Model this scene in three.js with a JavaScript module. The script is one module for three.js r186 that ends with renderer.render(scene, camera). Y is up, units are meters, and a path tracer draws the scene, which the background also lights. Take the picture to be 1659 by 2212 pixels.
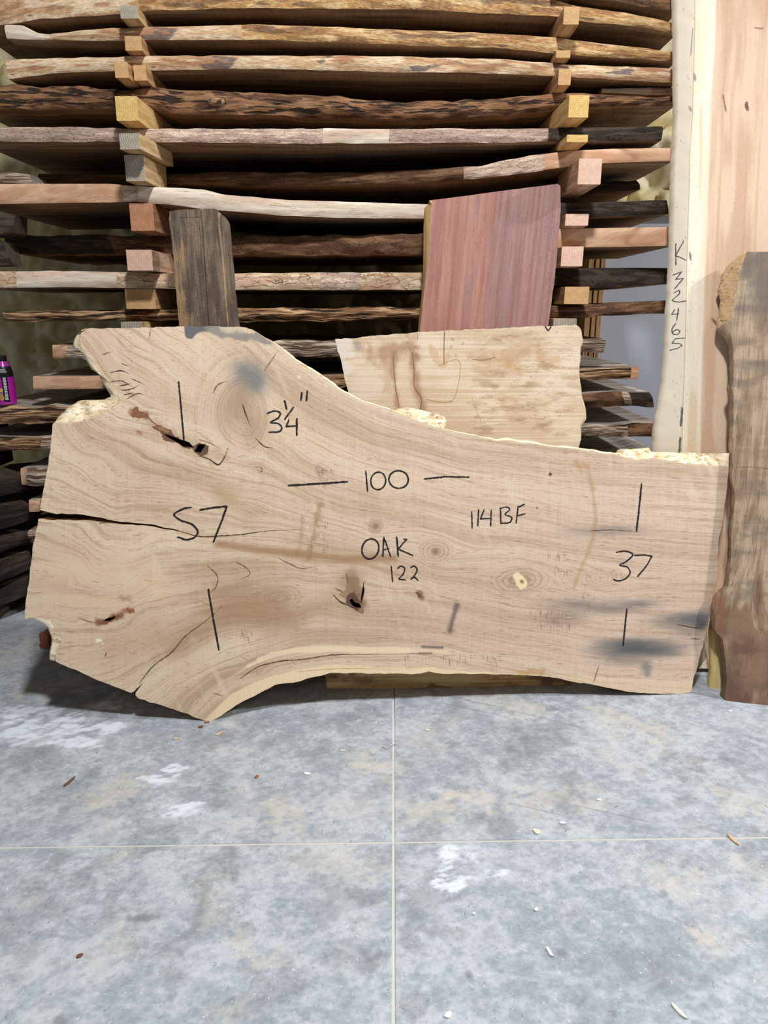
import * as THREE from 'three';
import { RoundedBoxGeometry } from 'three/addons/geometries/RoundedBoxGeometry.js';
import { RectAreaLightUniformsLib } from 'three/addons/lights/RectAreaLightUniformsLib.js';
import { mergeGeometries } from 'three/addons/utils/BufferGeometryUtils.js';

// ------------------------------------------------------------------ camera, light, exposure
const FOCAL = 1550, CX = 829.5, CY = 1106, EYE = 1.4, PITCH = Math.atan((1106 - 675) / FOCAL);
const scene = new THREE.Scene();
scene.background = new THREE.Color(0x000000);
const camera = new THREE.PerspectiveCamera(2 * Math.atan(1106 / FOCAL) * 180 / Math.PI, 1659 / 2212, 0.05, 60);
camera.position.set(0, EYE, 0);
camera.rotation.x = -PITCH;
const renderer = new THREE.WebGLRenderer();
renderer.toneMapping = THREE.LinearToneMapping;
renderer.toneMappingExposure = 1.35;
renderer.shadowMap.enabled = true;
RectAreaLightUniformsLib.init();
// round ceiling lamps: [x, z, diameter, radiance]
const FIXTURES = [
  [0.25, -0.55, 0.36, 390], [5.4, -1.3, 0.36, 820], [-3.8, 0.8, 0.36, 14], [0.5, 3.8, 0.36, 60],
];
const CEILING = 4.7;

// ------------------------------------------------------------------ helpers
let seed = 7;
const rnd = () => { seed = (seed + 0x6d2b79f5) | 0; let t = Math.imul(seed ^ (seed >>> 15), 1 | seed); t = (t + Math.imul(t ^ (t >>> 7), 61 | t)) ^ t; return ((t ^ (t >>> 14)) >>> 0) / 4294967296; };
const PERM = new Uint8Array(512), VAL = new Float32Array(256);
{ const p = [...Array(256).keys()]; for (let i = 255; i > 0; i--) { const j = Math.floor(rnd() * (i + 1)); [p[i], p[j]] = [p[j], p[i]]; } for (let i = 0; i < 512; i++) PERM[i] = p[i & 255]; for (let i = 0; i < 256; i++) VAL[i] = rnd() * 2 - 1; }
function noise(x, y) {
  const xi = Math.floor(x), yi = Math.floor(y), fx = x - xi, fy = y - yi, u = fx * fx * (3 - 2 * fx), v = fy * fy * (3 - 2 * fy);
  const X = xi & 255, Y = yi & 255, a = PERM[X] + Y, b = PERM[(X + 1) & 255] + Y;
  const p = VAL[PERM[a & 255]], q = VAL[PERM[b & 255]], r = VAL[PERM[(a + 1) & 255]], s = VAL[PERM[(b + 1) & 255]];
  return p + (q - p) * u + (r - p + (p - q - r + s) * u) * v;
}
const fbm = (x, y, n = 4) => { let a = 0, w = 0.5; for (let i = 0; i < n; i++) { a += w * noise(x, y); x = x * 2.03 + 17.3; y = y * 2.03 + 5.7; w *= 0.5; } return a; };
const clamp = (x, a = 0, b = 1) => Math.min(b, Math.max(a, x)), lerp = (a, b, t) => a + (b - a) * t, smooth = (a, b, x) => { const t = clamp((x - a) / (b - a)); return t * t * (3 - 2 * t); };
const mix3 = (a, b, t) => [lerp(a[0], b[0], t), lerp(a[1], b[1], t), lerp(a[2], b[2], t)];
const V = (x, y, z) => new THREE.Vector3(x, y, z);
// measured points of the photograph -> rays -> points on a real plane
function ray(px, py) { const a = (px - CX) / FOCAL, b = -(py - CY) / FOCAL, c = Math.cos(PITCH), s = Math.sin(PITCH); return V(a, b * c - s, -(c + b * s)); }
const onZ = (px, py, z) => { const d = ray(px, py), t = z / d.z; return V(d.x * t, EYE + d.y * t, z); };
const onFloor = (px, py) => { const d = ray(px, py), t = -EYE / d.y; return V(d.x * t, 0, d.z * t); };
const pl = (pts, x) => { // piecewise-linear y at x
  if (x <= pts[0][0]) return pts[0][1];
  for (let i = 1; i < pts.length; i++) if (x <= pts[i][0]) return lerp(pts[i - 1][1], pts[i][1], (x - pts[i - 1][0]) / (pts[i][0] - pts[i - 1][0]));
  return pts[pts.length - 1][1];
};
const taken = {};
const numbered = (n) => { taken[n] = (taken[n] ?? -1) + 1; return taken[n] ? n + '_' + String(taken[n]).padStart(3, '0') : n; };
function thing(name, label, category, pos, group) {
  const o = new THREE.Group(); o.name = numbered(name); if (pos) o.position.copy(pos); scene.add(o); o.userData = { label, category, kind: 'thing' }; if (group) o.userData.group = group; return o;
}
function mesh(name, geo, mat, parent) { const m = new THREE.Mesh(geo, mat); m.name = name; m.castShadow = m.receiveShadow = true; parent.add(m); return m; }
function structure(name, geo, mat) { const o = geo ? new THREE.Mesh(geo, mat) : new THREE.Group(); o.name = name; o.userData = { kind: 'structure' }; o.castShadow = o.receiveShadow = true; scene.add(o); return o; }
const box = (x0, x1, y0, y1, z0, z1) => new THREE.BoxGeometry(x1 - x0, y1 - y0, z1 - z0).translate((x0 + x1) / 2, (y0 + y1) / 2, (z0 + z1) / 2);
function grid(pos, uv, idx) { const g = new THREE.BufferGeometry(); g.setAttribute('position', new THREE.Float32BufferAttribute(pos, 3)); g.setAttribute('uv', new THREE.Float32BufferAttribute(uv, 2)); g.setIndex(idx); g.computeVertexNormals(); return g; }

// ------------------------------------------------------------------ textures
class Paint {
  constructor(W, H, fn) { this.W = W; this.H = H; this.b = new Float32Array(W * H * 3); this.h = null; if (fn) this.fill(fn); }
  fill(fn) { const { W, H, b } = this; let k = 0; for (let y = 0; y < H; y++) for (let x = 0; x < W; x++, k += 3) { const c = fn(x, y); b[k] = c[0]; b[k + 1] = c[1]; b[k + 2] = c[2]; } return this; }
  // a mark with soft or ragged border along a polyline: mixes colour col in with weight a
  soft(pts, r, col, a, { rag = 0.3, freq = 0.05, hard = 0, sx = 1, stretch = 1 } = {}) {
    const { W, H, b } = this; let x0 = 1e9, x1 = -1e9, y0 = 1e9, y1 = -1e9;
    for (const [x, y] of pts) { x0 = Math.min(x0, x); x1 = Math.max(x1, x); y0 = Math.min(y0, y); y1 = Math.max(y1, y); }
    const R = r * (1.8 + rag) * Math.max(1, sx);
    for (let y = Math.max(0, Math.floor(y0 - R)); y < Math.min(H, y1 + R); y++) for (let x = Math.max(0, Math.floor(x0 - R)); x < Math.min(W, x1 + R); x++) {
      let d = 1e9;
      for (let i = 0; i < Math.max(1, pts.length - 1); i++) {
        const p = pts[i], q = pts[Math.min(i + 1, pts.length - 1)], vx = (q[0] - p[0]) / sx, vy = q[1] - p[1], wx = (x - p[0]) / sx, wy = y - p[1], l = vx * vx + vy * vy;
        const t = l ? clamp((wx * vx + wy * vy) / l) : 0, ex = wx - vx * t, ey = wy - vy * t; d = Math.min(d, ex * ex + ey * ey);
      }
      d = Math.sqrt(d) / r + rag * fbm(x * freq / stretch, y * freq, 4) * 1.6;
      const w = a * (hard ? 1 - smooth(hard, 1.15, d) : Math.exp(-1.5 * Math.max(0, d) * Math.max(0, d)) * (1 - smooth(1.3, 1.7, d))); if (w <= 0) continue;
      const k = (y * W + x) * 3; b[k] += (col[0] - b[k]) * w; b[k + 1] += (col[1] - b[k + 1]) * w; b[k + 2] += (col[2] - b[k + 2]) * w;
    }
    return this;
  }
  canvas() {
    const { W, H, b } = this, c = document.createElement('canvas'); c.width = W; c.height = H; const g = c.getContext('2d'), im = g.createImageData(W, H), d = im.data;
    for (let i = 0, k = 0; i < W * H * 4; i += 4, k += 3) { d[i] = clamp(b[k], 0, 255); d[i + 1] = clamp(b[k + 1], 0, 255); d[i + 2] = clamp(b[k + 2], 0, 255); d[i + 3] = 255; }
    g.putImageData(im, 0, 0); this.c = c; this.g = g; g.lineCap = g.lineJoin = 'round'; return g;
  }
  texture(wrap = THREE.MirroredRepeatWrapping) { if (!this.c) this.canvas(); const t = new THREE.CanvasTexture(this.c); t.colorSpace = THREE.SRGBColorSpace; t.wrapS = t.wrapT = wrap; return t; }
  relief(wrap = THREE.MirroredRepeatWrapping) { if (!this.c) this.canvas(); const t = new THREE.CanvasTexture(this.c); t.wrapS = t.wrapT = wrap; return t; }
}
const surface = (p, o = {}) => { const { bump = 0, ...r } = o; const m = new THREE.MeshStandardMaterial({ map: p.texture(), roughness: 0.85, ...r }); if (bump) { m.bumpMap = p.relief(); m.bumpScale = bump; } return m; };
const hand = (g, pts, w, col = 'rgba(16,12,10,0.95)') => { // one charcoal stroke, slightly uneven
  g.strokeStyle = col;
  for (let i = 1; i < pts.length; i++) {
    const [x0, y0] = pts[i - 1], [x1, y1] = pts[i], n = Math.max(1, Math.round(Math.hypot(x1 - x0, y1 - y0) / 3));
    for (let k = 0; k < n; k++) { g.lineWidth = w * (0.75 + 0.5 * rnd()); g.beginPath(); const j = () => (rnd() - 0.5) * w * 0.22; g.moveTo(lerp(x0, x1, k / n) + j(), lerp(y0, y1, k / n) + j()); g.lineTo(lerp(x0, x1, (k + 1.2) / n) + j(), lerp(y0, y1, (k + 1.2) / n) + j()); g.stroke(); }
  }
};
const curve = (pts, n = 8) => { const c = new THREE.CatmullRomCurve3(pts.map(([x, y]) => V(x, y, 0))); return c.getPoints(pts.length * n).map((p) => [p.x, p.y]); };
const ring = (cx, cy, rx, ry, tilt = 0, n = 30) => [...Array(n + 1).keys()].map((i) => { const a = -1.7 + i / n * 6.4, x = Math.cos(a) * rx, y = Math.sin(a) * ry; return [cx + x * Math.cos(tilt) - y * Math.sin(tilt), cy + x * Math.sin(tilt) + y * Math.cos(tilt)]; });

// edge surfaces of the stacked slabs: 2.4 m long, one slab thickness high
const EW = 1536, EH = 64;
function edgePaint(kind) {
  const o = kind.length * 37.1 + kind.charCodeAt(0) * 3.7;
  const streak = (x, y, a, b, t = 0) => fbm((x + y * t) * a + o, y * b + o, 4);
  const P = new Paint(EW, EH, (x, y) => {
    const n = streak(x, y, 0.02, 0.09, 0.8), m = streak(x, y, 0.006, 0.03), f = noise(x * 0.35 + o, y * 0.5);
    if (kind === 'golden') { let c = mix3([196, 150, 96], [224, 190, 140], smooth(-0.2, 0.3, n)); c = mix3(c, [150, 108, 70], smooth(0.02, 0.28, streak(x + 300, y, 0.012, 0.05, 0.5)) * 0.75); c = mix3(c, [104, 80, 62], smooth(0.24, 0.42, streak(x + 900, y, 0.01, 0.045, -0.3)) * 0.6); return c.map((v) => v * (1 + 0.16 * noise((x + y) * 0.14 + o, y * 0.5)) + f * 12); }
    if (kind === 'tan') { let c = mix3([206, 168, 126], [232, 206, 172], smooth(-0.25, 0.25, n)); c = mix3(c, [168, 116, 84], smooth(0.02, 0.3, streak(x + 500, y, 0.009, 0.04, 0.4)) * 0.7); c = mix3(c, [104, 96, 98], smooth(0.28, 0.4, streak(x + 100, y, 0.012, 0.03)) * 0.7); return c.map((v) => v * (1 + 0.12 * noise((x + y) * 0.12 + o, y * 0.45)) + f * 10); }
    if (kind === 'dark') { let c = mix3([92, 62, 42], [150, 108, 74], smooth(-0.25, 0.3, streak(x, y, 0.02, 0.11))); const k = streak(x + 70, y, 0.02, 0.13); c = mix3(c, [34, 22, 15], smooth(0.12, 0.32, k) * 0.85); c = mix3(c, [182, 142, 104], smooth(0.2, 0.36, streak(x + 400, y, 0.02, 0.12)) * 0.6); return c.map((v) => v + f * 7); }
    if (kind === 'bark') { let c = mix3([196, 166, 146], [232, 206, 184], smooth(-0.2, 0.25, n)); c = mix3(c, [160, 136, 124], smooth(0.02, 0.34, m) * 0.6); const k = Math.abs(fbm(x * 0.03 + o, y * 0.055, 3)); c = mix3(c, [70, 52, 42], (1 - smooth(0.0, 0.022, k)) * 0.6); return c.map((v) => v * (1 + 0.1 * noise(x * 0.12 + o, y * 0.3)) + f * 11); }
    if (kind === 'brown') { let c = mix3([96, 66, 44], [136, 102, 74], smooth(-0.25, 0.25, n)); const k = Math.abs(fbm(x * 0.025 + o, y * 0.06, 3)); c = mix3(c, [44, 29, 20], (1 - smooth(0.004, 0.035, k)) * 0.7); return c.map((v) => v + f * 8); }
    if (kind === 'black') { let c = mix3([44, 36, 30], [78, 64, 54], smooth(-0.25, 0.25, n)); const k = Math.abs(fbm(x * 0.03 + o, y * 0.06, 3)); c = mix3(c, [22, 16, 13], (1 - smooth(0.004, 0.05, k)) * 0.8); return c.map((v) => v + f * 6); }  // near-black bark that also carries the shade of the left stack and slab ends
    if (kind === 'pale') { let c = mix3([226, 206, 184], [242, 230, 212], smooth(-0.2, 0.25, streak(x, y, 0.008, 0.09))); c = mix3(c, [214, 178, 158], smooth(0.05, 0.3, m) * 0.6); return c.map((v) => v + f * 6); }
    if (kind === 'beetle') { let c = mix3([206, 176, 146], [236, 216, 186], smooth(-0.2, 0.25, n)); c = mix3(c, [214, 160, 136], smooth(0.05, 0.3, m) * 0.5); return c.map((v) => v + f * 8); }
    if (kind === 'splinter') { const w = y + 10 * fbm(x * 0.012 + o, 3.3, 3); let c = mix3([132, 94, 62], [206, 168, 128], smooth(-0.22, 0.25, fbm((x - w * 1.6) * 0.014 + o, w * 0.14, 4))); const k = fbm((x - w * 1.8) * 0.017 + o + 40, w * 0.17, 3); c = mix3(c, [46, 28, 18], smooth(0.1, 0.25, k) * 0.9); return c.map((v) => v + f * 8); }
    if (kind === 'bleached') { const w = y + 8 * fbm(x * 0.02 + o, 1.3, 3); let c = mix3([160, 136, 116], [214, 196, 176], smooth(-0.25, 0.25, fbm(x * 0.02 + o, w * 0.2, 4))); c = mix3(c, [84, 62, 48], smooth(0.12, 0.3, fbm(x * 0.018 + o + 9, w * 0.16, 3)) * 0.75); return c.map((v) => v + f * 7); }
    // sawn
    let c = mix3([212, 164, 128], [232, 192, 158], smooth(-0.2, 0.25, fbm((x - y * 1.2) * 0.012 + o, (y + x * 0.35) * 0.05, 4))); c = mix3(c, [200, 140, 104], smooth(0.05, 0.3, m) * 0.6); c = mix3(c, [150, 100, 72], (1 - smooth(0.0, 0.02, Math.abs(fbm((x + y * 1.9) * 0.006 + o, y * 0.006, 2)))) * 0.35); return c.map((v) => v + noise((x + y * 1.5) * 0.4, y * 0.1) * 8);
  });
  const g = P.canvas();
  if (kind === 'pale') for (let i = 0; i < 170; i++) { const x = rnd() * EW, y = rnd() * EH, l = 6 + rnd() * 26; g.strokeStyle = 'rgba(150,116,88,0.55)'; g.lineWidth = 0.8 + rnd() * 0.8; g.beginPath(); g.moveTo(x, y); g.quadraticCurveTo(x + l / 2, y + (rnd() - 0.5) * 5, x + l, y + 2 * rnd()); g.stroke(); }
  if (kind === 'beetle') { // galleries left by beetles
    for (let i = 0; i < (330); i++) { let x = rnd() * EW, y = rnd() * EH, a = (rnd() - 0.5) * 2; g.strokeStyle = 'rgba(120,76,48,0.75)'; g.lineWidth = 1 + rnd(); g.beginPath(); g.moveTo(x, y); for (let k = 0; k < 7; k++) { a += (rnd() - 0.5) * 1.7; x += Math.cos(a) * 5; y += Math.sin(a) * 3.2; g.lineTo(x, y); } g.stroke(); }
  }
  return P;
}
const EDGE = {}, EDGEBUMP = { golden: 0.004, tan: 0.004, dark: 0.01, bark: 0.006, brown: 0.006, black: 0.006, pale: 0.003, beetle: 0.003, splinter: 0.012, bleached: 0.01, sawn: 0.001 };
const edgeMat = (kind) => EDGE[kind] ??= surface(edgePaint(kind), { bump: EDGEBUMP[kind], roughness: 0.9 });

const boardPaint = new Paint(512, 512, (x, y) => { const n = fbm(x * 0.006, y * 0.06, 4), s = noise(x * 0.02, y * 0.45); return mix3([130, 100, 72], [164, 132, 98], smooth(-0.3, 0.3, n)).map((v) => v + s * 7 + 5 * Math.sin(x * 0.35 + noise(x * 0.1, y * 0.02) * 3)); });
const boardMat = surface(boardPaint, { bump: 0.001 });
const greyPaint = new Paint(512, 512, (x, y) => { const n = fbm(x * 0.006 + 9, y * 0.08, 4), s = noise(x * 0.03, y * 0.6); return mix3([138, 128, 120], [190, 178, 166], smooth(-0.3, 0.3, n)).map((v) => v + s * 9); });
const greyMat = surface(greyPaint, { bump: 0.001 });
function lumber(base, dark) { return surface(new Paint(256, 256, (x, y) => { const n = fbm(x * 0.01, y * 0.08, 4); return mix3(base, dark, smooth(-0.15, 0.35, n)).map((v) => v + noise(x * 0.05, y * 0.7) * 7); }), { bump: 0.0008 }); }
function endGrain(base, dark, ox, oy, k) { return surface(new Paint(160, 160, (x, y) => { const r = Math.hypot(x - ox, y - oy) + 5 * fbm(x * 0.03, y * 0.03, 2); const t = Math.pow(0.5 + 0.5 * Math.sin(r * k), 2); return mix3(base, dark, t * 0.75).map((v) => v + noise(x * 0.5, y * 0.5) * 14 + noise(x * 0.05, y * 0.06) * 8); }), { bump: 0.0015 }); }
const LUM = {
  yellow: [lumber([226, 190, 128], [206, 164, 100]), endGrain([234, 200, 128], [204, 160, 88], 90, 70, 0.42)],
  pink: [lumber([206, 172, 144], [178, 140, 112]), endGrain([242, 206, 184], [214, 164, 140], -60, 60, 0.62)],
  red: [lumber([170, 124, 92], [136, 94, 66]), endGrain([206, 150, 112], [158, 102, 70], 210, 40, 0.7)],
  dark: [lumber([84, 66, 52], [58, 44, 36]), null],
  tan: [lumber([200, 160, 112], [164, 122, 80]), endGrain([222, 182, 130], [186, 138, 88], 40, 200, 0.5)],
  grey: [lumber([216, 188, 142], [190, 156, 108]), endGrain([188, 178, 162], [146, 134, 118], 190, 30, 0.36)],
  brick: [lumber([150, 92, 66], [122, 70, 50]), endGrain([158, 94, 68], [128, 72, 52], 50, 190, 0.5)],
};
const shadedBoard = surface(new Paint(256, 256, (x, y) => mix3([58, 48, 40], [84, 70, 58], 0.5 + fbm(x * 0.01, y * 0.08, 4)).map((v) => v + noise(x * 0.3, y * 0.5) * 6)), { bump: 0.001 });  // board tone darkened to paint in the shade around the left stack
const darkBark = new THREE.MeshStandardMaterial({ color: 0x3a241a, roughness: 1 });

// ------------------------------------------------------------------ room
const X0 = -6, X1 = 7.2, ZB = -4.45, ZF = 6.4;
const painted = new THREE.MeshStandardMaterial({ color: 0x8c8a86, roughness: 0.9 });
structure('wall_left', box(X0 - 0.15, X0, -0.15, CEILING + 0.15, ZB - 0.15, ZF + 0.15), painted);
structure('wall_right', box(X1, X1 + 0.15, -0.15, CEILING + 0.15, ZB - 0.15, ZF + 0.15), painted);
structure('wall_front', box(X0, X1, 0, CEILING, ZF, ZF + 0.15), painted);
structure('ceiling', box(X0, X1, CEILING, CEILING + 0.15, ZB - 0.15, ZF + 0.15), painted);
{ // back wall: sheathing, sprayed foam, studs and a smooth white sheet low on the right
  const w = structure('wall_back');
  mesh('sheathing', box(X0, X1, 0, CEILING, ZB - 0.15, ZB), painted, w);
  const NX = 440, NY = 240, fx0 = -4, fx1 = 4, pos = [], uv = [], idx = [];
  const lump = (x, y) => { const a = Math.abs(noise(x * 7, y * 7)), b = Math.abs(noise(x * 15 + 4, y * 14 + 9)), c = noise(x * 1.3, y * 1.1); return 0.06 + 0.04 * c + 0.1 * Math.sqrt(Math.min(1, a * 1.3)) + 0.045 * Math.sqrt(Math.min(1, b * 1.4)); };
  for (let j = 0; j <= NY; j++) for (let i = 0; i <= NX; i++) { const x = lerp(fx0, fx1, i / NX), y = lerp(0, 4.3, j / NY); pos.push(x, y, ZB + lump(x, y)); uv.push(x, y); }
  for (let j = 0; j < NY; j++) for (let i = 0; i < NX; i++) { const a = j * (NX + 1) + i, b = a + 1, c = a + NX + 1, d = c + 1; idx.push(a, b, d, a, d, c); }
  const fp = new Paint(512, 512, (x, y) => { const n = fbm(x * 0.02, y * 0.02, 4); return mix3([226, 210, 160], [242, 232, 198], smooth(-0.3, 0.3, n)).map((v) => v + noise(x * 0.3, y * 0.3) * 6); });
  mesh('spray_foam', grid(pos, uv, idx), surface(fp, { roughness: 0.75 }), w);
  const a = onZ(1312, 468, -4.16), b = onZ(1560, 1000, -4.16);
  mesh('wall_panel', box(a.x, b.x, 0, a.y, -4.2, -4.16), new THREE.MeshStandardMaterial({ color: 0xb4bac6, roughness: 0.6 }), w);
  const sm = lumber([190, 150, 104], [150, 112, 74]);
  mesh('wall_plate', box(a.x - 0.02, b.x, a.y, a.y + 0.04, -4.22, -4.12), sm, w);
  for (const [p0, p1] of [[1268, 1279], [1283, 1291], [1294, 1303]]) { const q = onZ(p0, 600, -4.12), r = onZ(p1, 600, -4.12); mesh('stud', box(q.x, r.x, 0, a.y - 0.1, -4.2, -4.1), sm, w); }
}

// concrete floor: four sawn panels with dusty joints
const jx = (z) => { const a = onFloor(850, 1490), b = onFloor(850, 2212); return lerp(a.x, b.x, (z - a.z) / (b.z - a.z)); };
const jz = (x) => { const a = onFloor(0, 1831), b = onFloor(1659, 1808); return lerp(a.z, b.z, (x - a.x) / (b.x - a.x)); };
{
  const floor = structure('floor');
  const FAR = { x0: -2.1, x1: 2.1, z0: -3.7, z1: -1.6 }, NEAR = { x0: -1.2, x1: 1.2, z0: -1.75, z1: -1.05 };
  function concrete(area, W, off) {
    const H = Math.round(W * (area.z1 - area.z0) / (area.x1 - area.x0)), k = (area.x1 - area.x0) / W;
    const at = (px, py) => { const p = onFloor(px, py); return [(p.x - area.x0) / k, (p.z - area.z0) / k]; };
    const P = new Paint(W, H, (x, y) => {
      const X = area.x0 + x * k + 20, Z = area.z0 + y * k + 20;
      const n = fbm(X * 2.2, Z * 2.4, 5), m = fbm(X * 9 + 31, Z * 11, 5) + 0.5 * fbm(X * 40 + Z * 9, Z * 60, 3), f = noise(X * 160, Z * 160), d = fbm(X * 4.5 + Z * 1.3 + 70, Z * 5 + 12, 5);
      const h = fbm(X * 26 + 3, Z * 34, 4), q = fbm(X * 60 + Z * 25, Z * 90 - X * 12, 3); let c = mix3([150, 158, 167], [186, 193, 200], smooth(-0.5, 0.5, n * 0.28 + m * 0.34 + h * 0.5 + q * 0.5));
      c = mix3(c, [112, 118, 122], smooth(0.08, 0.36, fbm(X * 15 + 7, Z * 17 + 3, 4)) * 0.3 * smooth(-0.2, 0.25, fbm(X * 2 + 50, Z * 2 + 60, 3)));
      c = mix3(c, [200, 198, 192], smooth(0.06, 0.36, d) * 0.28 * smooth(-0.15, 0.2, m));
      const s = noise(X * 300 + 9, Z * 300); if (s > 0.86) c = mix3(c, [226, 222, 214], 0.55); else if (s < -0.9) c = mix3(c, [96, 96, 94], 0.4);
      return c.map((v) => v + f * 7);
    });
    const blob = (pts, r, col, a, o) => P.soft(pts.map((p) => at(...p)), r / k, col, a, o);
    const white = [222, 229, 240], tan = [206, 197, 184], dim = [108, 114, 118];
    if (area === FAR) {
      for (const [x, y, w, h, n] of [[95, 1560, 170, 60, 46], [60, 1590, 130, 40, 26], [215, 1578, 40, 24, 16], [150, 1606, 90, 26, 18], [205, 1528, 80, 16, 14], [10, 1550, 40, 40, 10], [372, 1752, 70, 20, 16], [325, 1685, 60, 16, 8], [355, 1665, 30, 10, 6]]) for (let i = 0; i < n; i++) { const px = x + (rnd() - 0.5) * w, py = y + (rnd() - 0.5) * h, l = 10 + rnd() * 26; blob([[px, py], [px + l, py - l * 0.28]], 0.005 + rnd() * 0.01, white, 0.75, { rag: 1, freq: 0.12, stretch: 2.6 }); }
      for (const [pts, r] of [[[[1060, 1510], [1150, 1535]], 0.06], [[[1300, 1540], [1420, 1580]], 0.06], [[[1590, 1730], [1640, 1745]], 0.06], [[[1150, 1730], [1260, 1725]], 0.06], [[[1010, 1725], [1060, 1730]], 0.05], [[[900, 1750], [960, 1745]], 0.06], [[[780, 1640], [820, 1660]], 0.06], [[[220, 1730], [280, 1700]], 0.06], [[[60, 1490], [130, 1480]], 0.06], [[[600, 1740], [640, 1790]], 0.05], [[[10, 1420], [60, 1390]], 0.08]]) blob(pts, r, tan, 0.5, { rag: 1.3, freq: 0.12, stretch: 1.4 });
      for (const [pts, r] of [[[[120, 1500], [200, 1510]], 0.07], [[[1120, 1640], [1180, 1600]], 0.07], [[[20, 1650], [70, 1640]], 0.07], [[[1220, 1740], [1240, 1690]], 0.04], [[[1060, 1770], [1090, 1790]], 0.05], [[[440, 1600], [480, 1590]], 0.05]]) blob(pts, r, dim, 0.4, { rag: 0.9, freq: 0.07 });
    } else {
      for (const [x, y, w, h, n, a] of [[955, 1875, 34, 90, 34, 0.9], [962, 1912, 50, 28, 20, 0.9], [990, 1850, 60, 40, 18, 0.5], [1065, 1886, 40, 26, 12, 0.6], [1010, 1890, 70, 60, 10, 0.25]]) for (let i = 0; i < n; i++) { const px = x + (rnd() - 0.5) * w, py = y + (rnd() - 0.5) * h, l = 8 + rnd() * 16; blob([[px, py], [px + l, py - l * 0.35]], 0.003 + rnd() * 0.006, white, a * 0.7, { rag: 1, freq: 0.1, stretch: 2.4 }); }
      for (const [pts, r, a] of [[[[1505, 2020], [1525, 2030]], 0.03, 0.75], [[[1430, 1880], [1440, 1910]], 0.035, 0.5], [[[1490, 1895], [1505, 1888]], 0.02, 0.6], [[[455, 1900], [460, 1980]], 0.03, 0.5], [[[520, 2020], [530, 2060]], 0.025, 0.55], [[[560, 2080], [600, 2070]], 0.025, 0.5], [[[230, 2060], [260, 2020]], 0.06, 0.35], [[[250, 1855], [270, 1840]], 0.03, 0.5], [[[720, 1860], [800, 1880]], 0.05, 0.45], [[[480, 2200], [520, 2180]], 0.025, 0.5], [[[1600, 1860], [1640, 1890]], 0.04, 0.35]]) blob(pts, r, tan, a * 0.8, { rag: 1.3, freq: 0.1 });
      for (const [pts, r, a] of [[[[360, 2040], [420, 2010], [445, 1920]], 0.02, 0.35], [[[750, 2060], [790, 2080]], 0.03, 0.35], [[[700, 1960], [740, 1930]], 0.05, 0.35], [[[1430, 2120], [1480, 2100]], 0.05, 0.3], [[[125, 2200], [130, 2208]], 0.012, 0.6], [[[1010, 2105], [1016, 2110]], 0.01, 0.55], [[[1216, 2058], [1218, 2060]], 0.01, 0.5], [[[1320, 2186], [1324, 2188]], 0.01, 0.5], [[[280, 1985], [340, 1980]], 0.012, 0.5], [[[1430, 1935], [1436, 1930]], 0.01, 0.5]]) blob(pts, r, dim, a, { rag: 0.5, freq: 0.05 });
    }
    const g = P.canvas();
    for (let i = 0; i < 900; i++) { const x = rnd() * W, y = rnd() * H, l = 1 + rnd() * 5, a = rnd() * 6.3; g.strokeStyle = rnd() < 0.7 ? 'rgba(238,232,220,0.7)' : 'rgba(84,80,76,0.55)'; g.lineWidth = 0.8 + rnd(); g.beginPath(); g.moveTo(x, y); g.lineTo(x + Math.cos(a) * l, y + Math.sin(a) * l); g.stroke(); }
    if (area === FAR) { g.strokeStyle = 'rgba(96,100,104,0.35)'; g.lineWidth = 2; for (const [p, q] of [[[920, 1510], [1100, 1550]], [[960, 1500], [1250, 1570]], [[1100, 1735], [1210, 1760]], [[1245, 1740], [1400, 1775]]]) { g.beginPath(); g.moveTo(...at(...p)); g.lineTo(...at(...q)); g.stroke(); } }
    return surface(P, { roughness: 0.62 });
  }
  const far = concrete(FAR, 2048), near = concrete(NEAR, 2048);
  const dust = surface(new Paint(256, 64, (x, y) => mix3([192, 188, 180], [216, 213, 206], 0.5 + fbm(x * 0.06, y * 0.1, 3)).map((v) => v + noise(x * 0.7, y * 0.7) * 12)), { roughness: 1 });
  const half = 0.0035;
  function panel(xa, xb, za, zb, area, m) { // corner functions follow the joint lines
    const c = [[xa(za(0)), za(xa(-1.6))], [xb(za(0)), za(xb(-1.6))], [xb(zb(0)), zb(xb(-1.6))], [xa(zb(0)), zb(xa(-1.6))]];
    const sh = new THREE.Shape(c.map(([x, z]) => new THREE.Vector2(x, -z)));
    const geo = new THREE.ExtrudeGeometry(sh, { depth: 0.1, bevelEnabled: true, bevelThickness: 0.0015, bevelSize: 0.0015, bevelOffset: -0.0015, bevelSegments: 1 }); geo.rotateX(-Math.PI / 2); geo.translate(0, -0.1015, 0);
    const p = geo.attributes.position, uv = geo.attributes.uv; for (let i = 0; i < p.count; i++) uv.setXY(i, (p.getX(i) - area.x0) / (area.x1 - area.x0), 1 - (p.getZ(i) - area.z0) / (area.z1 - area.z0));
    mesh('concrete_panel', geo, m, floor);
  }
  const L = () => X0, R = () => X1, B = () => ZB, Fz = () => ZF, jl = (z) => jx(z) - half, jr = (z) => jx(z) + half, jb = (x) => jz(x) - half, jf = (x) => jz(x) + half;
  panel(L, jl, B, jb, FAR, far); panel(jr, R, B, jb, FAR, far); panel(L, jl, jf, Fz, NEAR, near); panel(jr, R, jf, Fz, NEAR, near);
  mesh('joint_filler', box(X0, X1, -0.02, -0.0022, -0.012, 0.012).rotateY(-Math.atan2(jz(1) - jz(-1), 2)).translate(0, 0, jz(0)), dust, floor);
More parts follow.
